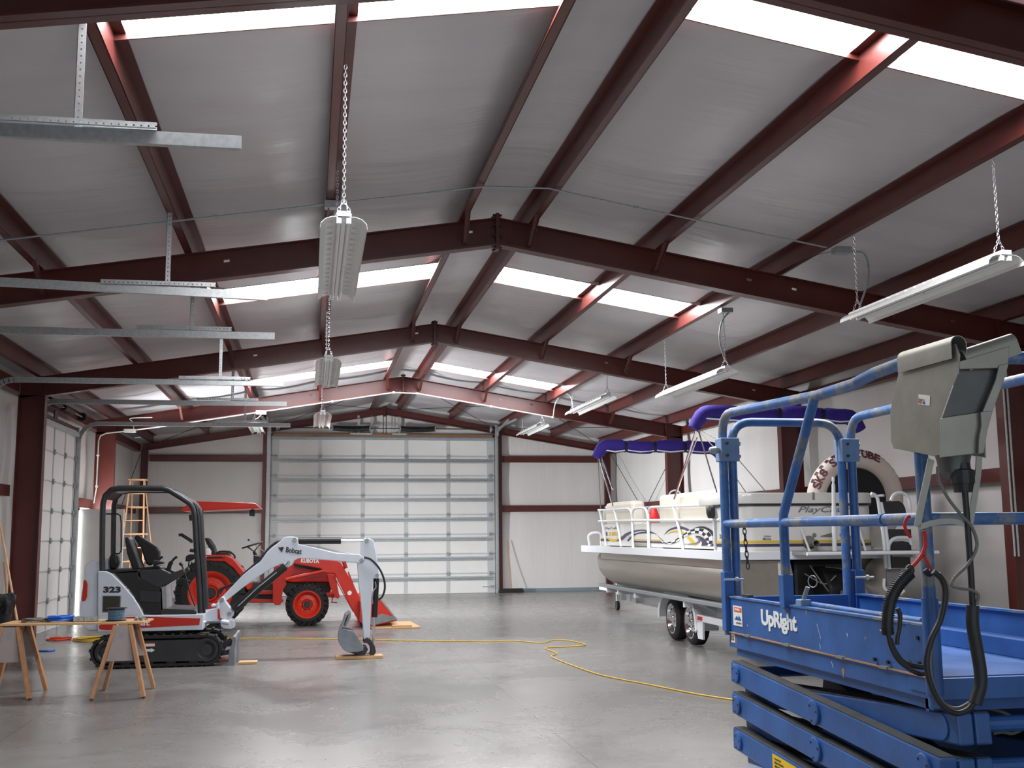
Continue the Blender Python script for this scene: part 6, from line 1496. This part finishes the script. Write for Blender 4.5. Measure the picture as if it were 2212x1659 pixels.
cab('cable_tie', [(455,1110),(480,1060),(510,1090),(500,1140)], 3.53, 0.010, 'blackcable', 'black hook end of the bungee left of the near post', conv=cB, cat='hook')
cab('cable_tie', [(670,1090),(700,1130),(740,1140),(765,1100)], 3.55, 0.011, 'blackcable', 'black hook end of the bungee right of the near post', conv=cB, cat='hook')
# ================================================================== sawhorses with a board and the things on it
def sawhorse(cx_, cy_, label, spread=0.50, half=0.29):
    t = thing('sawhorse', (cx_, cy_, 0), label, 'sawhorse', 'wooden sawhorses under the plywood board')
    yb0, yb1 = cy_-half*1.0, cy_+half*1.0
    zt = 0.72
    MB().box(cx_-0.045, cx_+0.045, yb0+0.08, yb1-0.08, zt-0.09, zt).build('top_beam', 'wood', t, bevel=0.004)
    for y in (yb0+0.05, yb1-0.05):
        MB().prism([(cx_-0.09, zt-0.01), (cx_+0.09, zt-0.01), (cx_+0.165, zt-0.36), (cx_-0.165, zt-0.36)], 'y', y-0.008, y+0.008).build('gusset', 'woodgrey', t)
        sy = -1 if y < cy_ else 1
        for s in (-1, 1):
            MB().beam((cx_+s*0.075, y-sy*0.03, zt-0.01), (cx_+s*spread/2, y+sy*0.12, 0.008), 0.085, 0.036, (s, 0, 0.3)).build('leg', 'wood', t, bevel=0.004)
    return t
sawhorse(-3.86, 12.2, 'right sawhorse of the pair, in front of the excavator counterweight')
sawhorse(-4.98, 12.35, 'left sawhorse of the pair, beside the black trash can')
T = Matrix.Translation((-4.36, 12.3, 0)) @ Matrix.Rotation(-0.06, 4, 'Z')
bd = MB(T).box(-0.72, 0.72, -0.25, 0.25, 0.722, 0.742).build('plywood_board', 'lightwood', bevel=0.002); tag(bd, 'thin plywood board laid across the two sawhorses as a table', 'board')
ZB = 0.743
def coil(x, y, z, R, r, turns, name, m, label, cat='cable coil', grp=None, jit=0.012, flat=1.0):
    pts = []; n = turns*28
    for i in range(n):
        a = 2*PI*i/28; k_ = i/28
        rad = R+jit*math.sin(k_*2.4)+0.3*jit*math.sin(a*3+k_); pts.append((x+math.cos(a)*rad, y+math.sin(a)*rad*flat, z+r+(k_ % 3)*r*1.3+0.004*math.sin(a*2+k_)))
    o = MB().tube(pts, r, 7).build(name, m, smooth=True); return tag(o, label, cat, grp)
coil(-4.79, 12.32, ZB+0.005, 0.10, 0.006, 8, 'wire_coil', 'cable', 'small coil of grey wire at the left end of the board', jit=0.025)
coil(-4.53, 12.32, ZB, 0.115, 0.011, 9, 'hose_coil', 'bluehose', 'coil of bright blue hose lying on the board', jit=0.014)
def ebox(x, y, label):
    t = thing('outlet_box', (x, y, ZB), label, 'electrical box'); z = ZB
    for a in ((x-0.055, x+0.055, y-0.05, y+0.05, z, z+0.003), (x-0.055, x-0.052, y-0.05, y+0.05, z, z+0.05), (x+0.052, x+0.055, y-0.05, y+0.05, z, z+0.05), (x-0.055, x+0.055, y-0.05, y-0.047, z, z+0.05), (x-0.055, x+0.055, y+0.047, y+0.05, z, z+0.05)):
        MB().box(*a).build('box_side', 'galv', t)
    MB().cyl((x, y-0.052, z+0.025), (x, y-0.049, z+0.025), 0.014, 12).build('knockout', 'galvdull', t)
ebox(-4.335, 12.25, 'small galvanised outlet box just right of the blue hose'); ebox(-4.20, 12.24, 'second galvanised outlet box, next to the wire spool')
sp = thing('wire_spool', (-3.97, 12.25, ZB), 'black spool wound with speckled blue grey wire on the board', 'wire spool')
MB().lathe((-3.97, 12.25, ZB), (0,0,1), [(0, 0.105), (0.006, 0.105), (0.006, 0.05)], 28).build('flange', 'black', sp)
MB().lathe((-3.97, 12.25, ZB+0.126), (0,0,1), [(0, 0.05), (0, 0.105), (0.006, 0.105)], 28).build('flange', 'black', sp)
MB().lathe((-3.97, 12.25, ZB+0.006), (0,0,1), [(0, 0.07)]+[(0.006+i*0.012+j*0.006, 0.082+0.005*(1-j)) for i in range(9) for j in (0, 1)]+[(0.12, 0.07)], 24).build('wire_winding', 'spoolblue', sp)
random.seed(3)
fit = []
for i in range(14):
    a = random.uniform(0, 2*PI); r = random.uniform(0, 0.055); x = -3.72+math.cos(a)*r*1.2; y = 12.22+math.sin(a)*r
    o = MB().lathe((x, y, ZB+0.009+0.010*(i % 3)), (math.cos(a), math.sin(a), 0.2), [(-0.018, 0.009), (-0.004, 0.009), (-0.004, 0.012), (0.004, 0.012), (0.004, 0.008), (0.018, 0.008)], 10).build('conduit_fitting', 'galvdull')
    tag(o, 'small metal conduit fitting in the heap at the right end of the board', 'fitting', 'metal conduit fittings heaped on the board')
# ================================================================== trash can, poles, ladder, broom, cabinet
tc = thing('trash_can', (-6.13, 15.75, 0), 'black trash can with a black bag folded over its rim at the left edge', 'trash can')
p_ = at(-10, 1395, Z=0.0); TX, TY = -6.13, 15.75
MB().lathe((TX, TY, 0), (0,0,1), [(0, 0.21), (0.02, 0.225), (0.80, 0.275), (0.82, 0.26), (0.05, 0.20)], 28).build('can_body', 'black', tc, smooth=True)
mb = MB(); seg = 48; vs = []
for j, (z, r) in enumerate(((0.62, 0.272), (0.70, 0.290), (0.77, 0.300), (0.84, 0.302), (0.87, 0.292), (0.86, 0.27), (0.70, 0.25))):
    for k_ in range(seg):
        a = 2*PI*k_/seg; rr = r+0.012*math.sin(a*9+j)+0.008*math.sin(a*17+2*j); vs.append((TX+math.cos(a)*rr, TY+math.sin(a)*rr, z+0.012*math.sin(a*5+j)))
fs = [(j*seg+k_, j*seg+(k_+1) % seg, (j+1)*seg+(k_+1) % seg, (j+1)*seg+k_) for j in range(6) for k_ in range(seg)]
mb.add(vs, fs); mb.build('bin_bag', 'bag', tc, smooth=True)
def pole(a, b, r, m, label, name='wooden_pole'):
    o = MB().tube([a, b], r, 10).build(name, m, smooth=True); return tag(o, label, 'pole')
a = at(0, 1130, Y=17.3); b = at(37, 1340, Y=16.6)
pole((a.x, 17.3, a.z), (b.x, 16.6, max(0.02, b.z)), 0.016, 'orangewood', 'long orange wooden pole leaning left behind the trash can')
a = at(3, 1230, Y=17.4); b = at(28, 1345, Y=16.9)
pole((a.x+0.02, 17.45, a.z+0.1), (b.x, 16.9, 0.02), 0.014, 'wood', 'second darker wooden pole leaning beside the trash can')
# step ladder
ld = thing('step_ladder', (-5.2, 25.0, 0), 'tall orange wooden step ladder standing by the far left corner', 'ladder')
YLd = 26.0
def lp(px, py, dy=0.0): p = at(px, py, Y=YLd); return Vector((p.x, YLd+dy, p.z))
kx = cr(160, 880, 6.633)
tL, tR = at(*kx((815,1050)), Y=YLd), at(*kx((1020,1050)), Y=YLd); zt_ = tL.z; cxl = (tL.x+tR.x)/2
hw0 = (tR.x-tL.x)/2*0.95; hw1 = hw0*2.05
for s in (-1, 1):
    MB().beam((cxl+s*hw0, YLd-0.10, zt_), (cxl+s*hw1, YLd-0.75, 0.0), 0.03, 0.07, (0,1,0)).build('side_rail', 'orangewood', ld)
    MB().beam((cxl+s*hw0*0.9, YLd+0.10, zt_), (cxl+s*hw1*1.05+0.12, YLd+0.60, 0.0), 0.022, 0.045, (0,1,0)).build('rear_leg', 'orangewood', ld)
MB().box(cxl-hw0-0.05, cxl+hw0+0.05, YLd-0.16, YLd+0.14, zt_, zt_+0.035).build('top_cap', 'orangewood', ld, bevel=0.004)
ns = int(zt_/0.30)
for i in range(1, ns+1):
    f = 1-i*0.30/zt_
    if f < 0.03: continue
    z = zt_*f; hw = hw0+(hw1-hw0)*(1-f); y = YLd-0.10-0.65*(1-f)
    MB().box(cxl-hw, cxl+hw, y-0.05, y+0.05, z-0.012, z+0.012).build('tread', 'orangewood', ld)
    if i % 2 == 0: MB().box(cxl-hw*0.95, cxl+hw*1.0, YLd+0.1+0.5*(1-f)-0.012, YLd+0.1+0.5*(1-f)+0.012, z-0.02, z+0.02).build('rear_bar', 'orangewood', ld)
# push broom
br = thing('push_broom', (3.45, D-0.45, 0), 'push broom with long wooden handle leaning on the far wall beside the large door', 'broom')
MB().box(3.15, 3.80, D-0.36, D-0.28, 0.06, 0.11).build('broom_block', 'black', br); MB().box(3.12, 3.82, D-0.38, D-0.26, 0.0, 0.062).build('bristles', 'black', br, bevel=0.01)
MB().tube([(3.49, D-0.34, 0.10), (3.42, D-0.12, 1.42)], 0.013, 8).build('handle', 'wood', br, smooth=True)
# cords on the floor
cord = [(230,1382),(380,1381),(510,1380),(700,1381),(900,1385),(1060,1386),(1110,1385),(1170,1390),(1195,1384),(1230,1385),(1265,1394),(1225,1398),(1178,1401),(1202,1412),(1192,1420),(1235,1438),(1300,1460),(1400,1480),(1500,1500),(1583,1513),(1640,1520)]
P = [at(*p, Z=0.0) for p in cord]; P = [Vector((p.x, p.y, 0.008)) for p in P]
tag(MB().tube(smooth_path(P, 6), 0.0075, 6).build('extension_cord', 'cord', smooth=True), 'long yellow extension cord snaking over the concrete floor toward the lift', 'cord')
p = at(205, 1383, Z=0); coil(p.x, p.y, 0, 0.28, 0.009, 6, 'cord_coil', 'cord', 'coiled end of yellow cord on the floor left of the excavator track', 'cord', jit=0.05)
p = at(128, 1382, Z=0); coil(p.x, p.y, 0, 0.13, 0.009, 5, 'cord_coil', 'orangecord', 'small tangle of orange cord on the floor by the left door', 'cord', jit=0.06)
pts = [Vector((at(*q, Z=0).x, at(*q, Z=0).y, 0.012)) for q in ((-20,1407),(15,1409),(60,1407),(100,1408),(118,1406))]
tag(MB().tube(smooth_path(pts, 6), 0.012, 8).build('floor_hose', 'bluehose', smooth=True), 'blue hose lying on the floor behind the left sawhorse', 'hose')
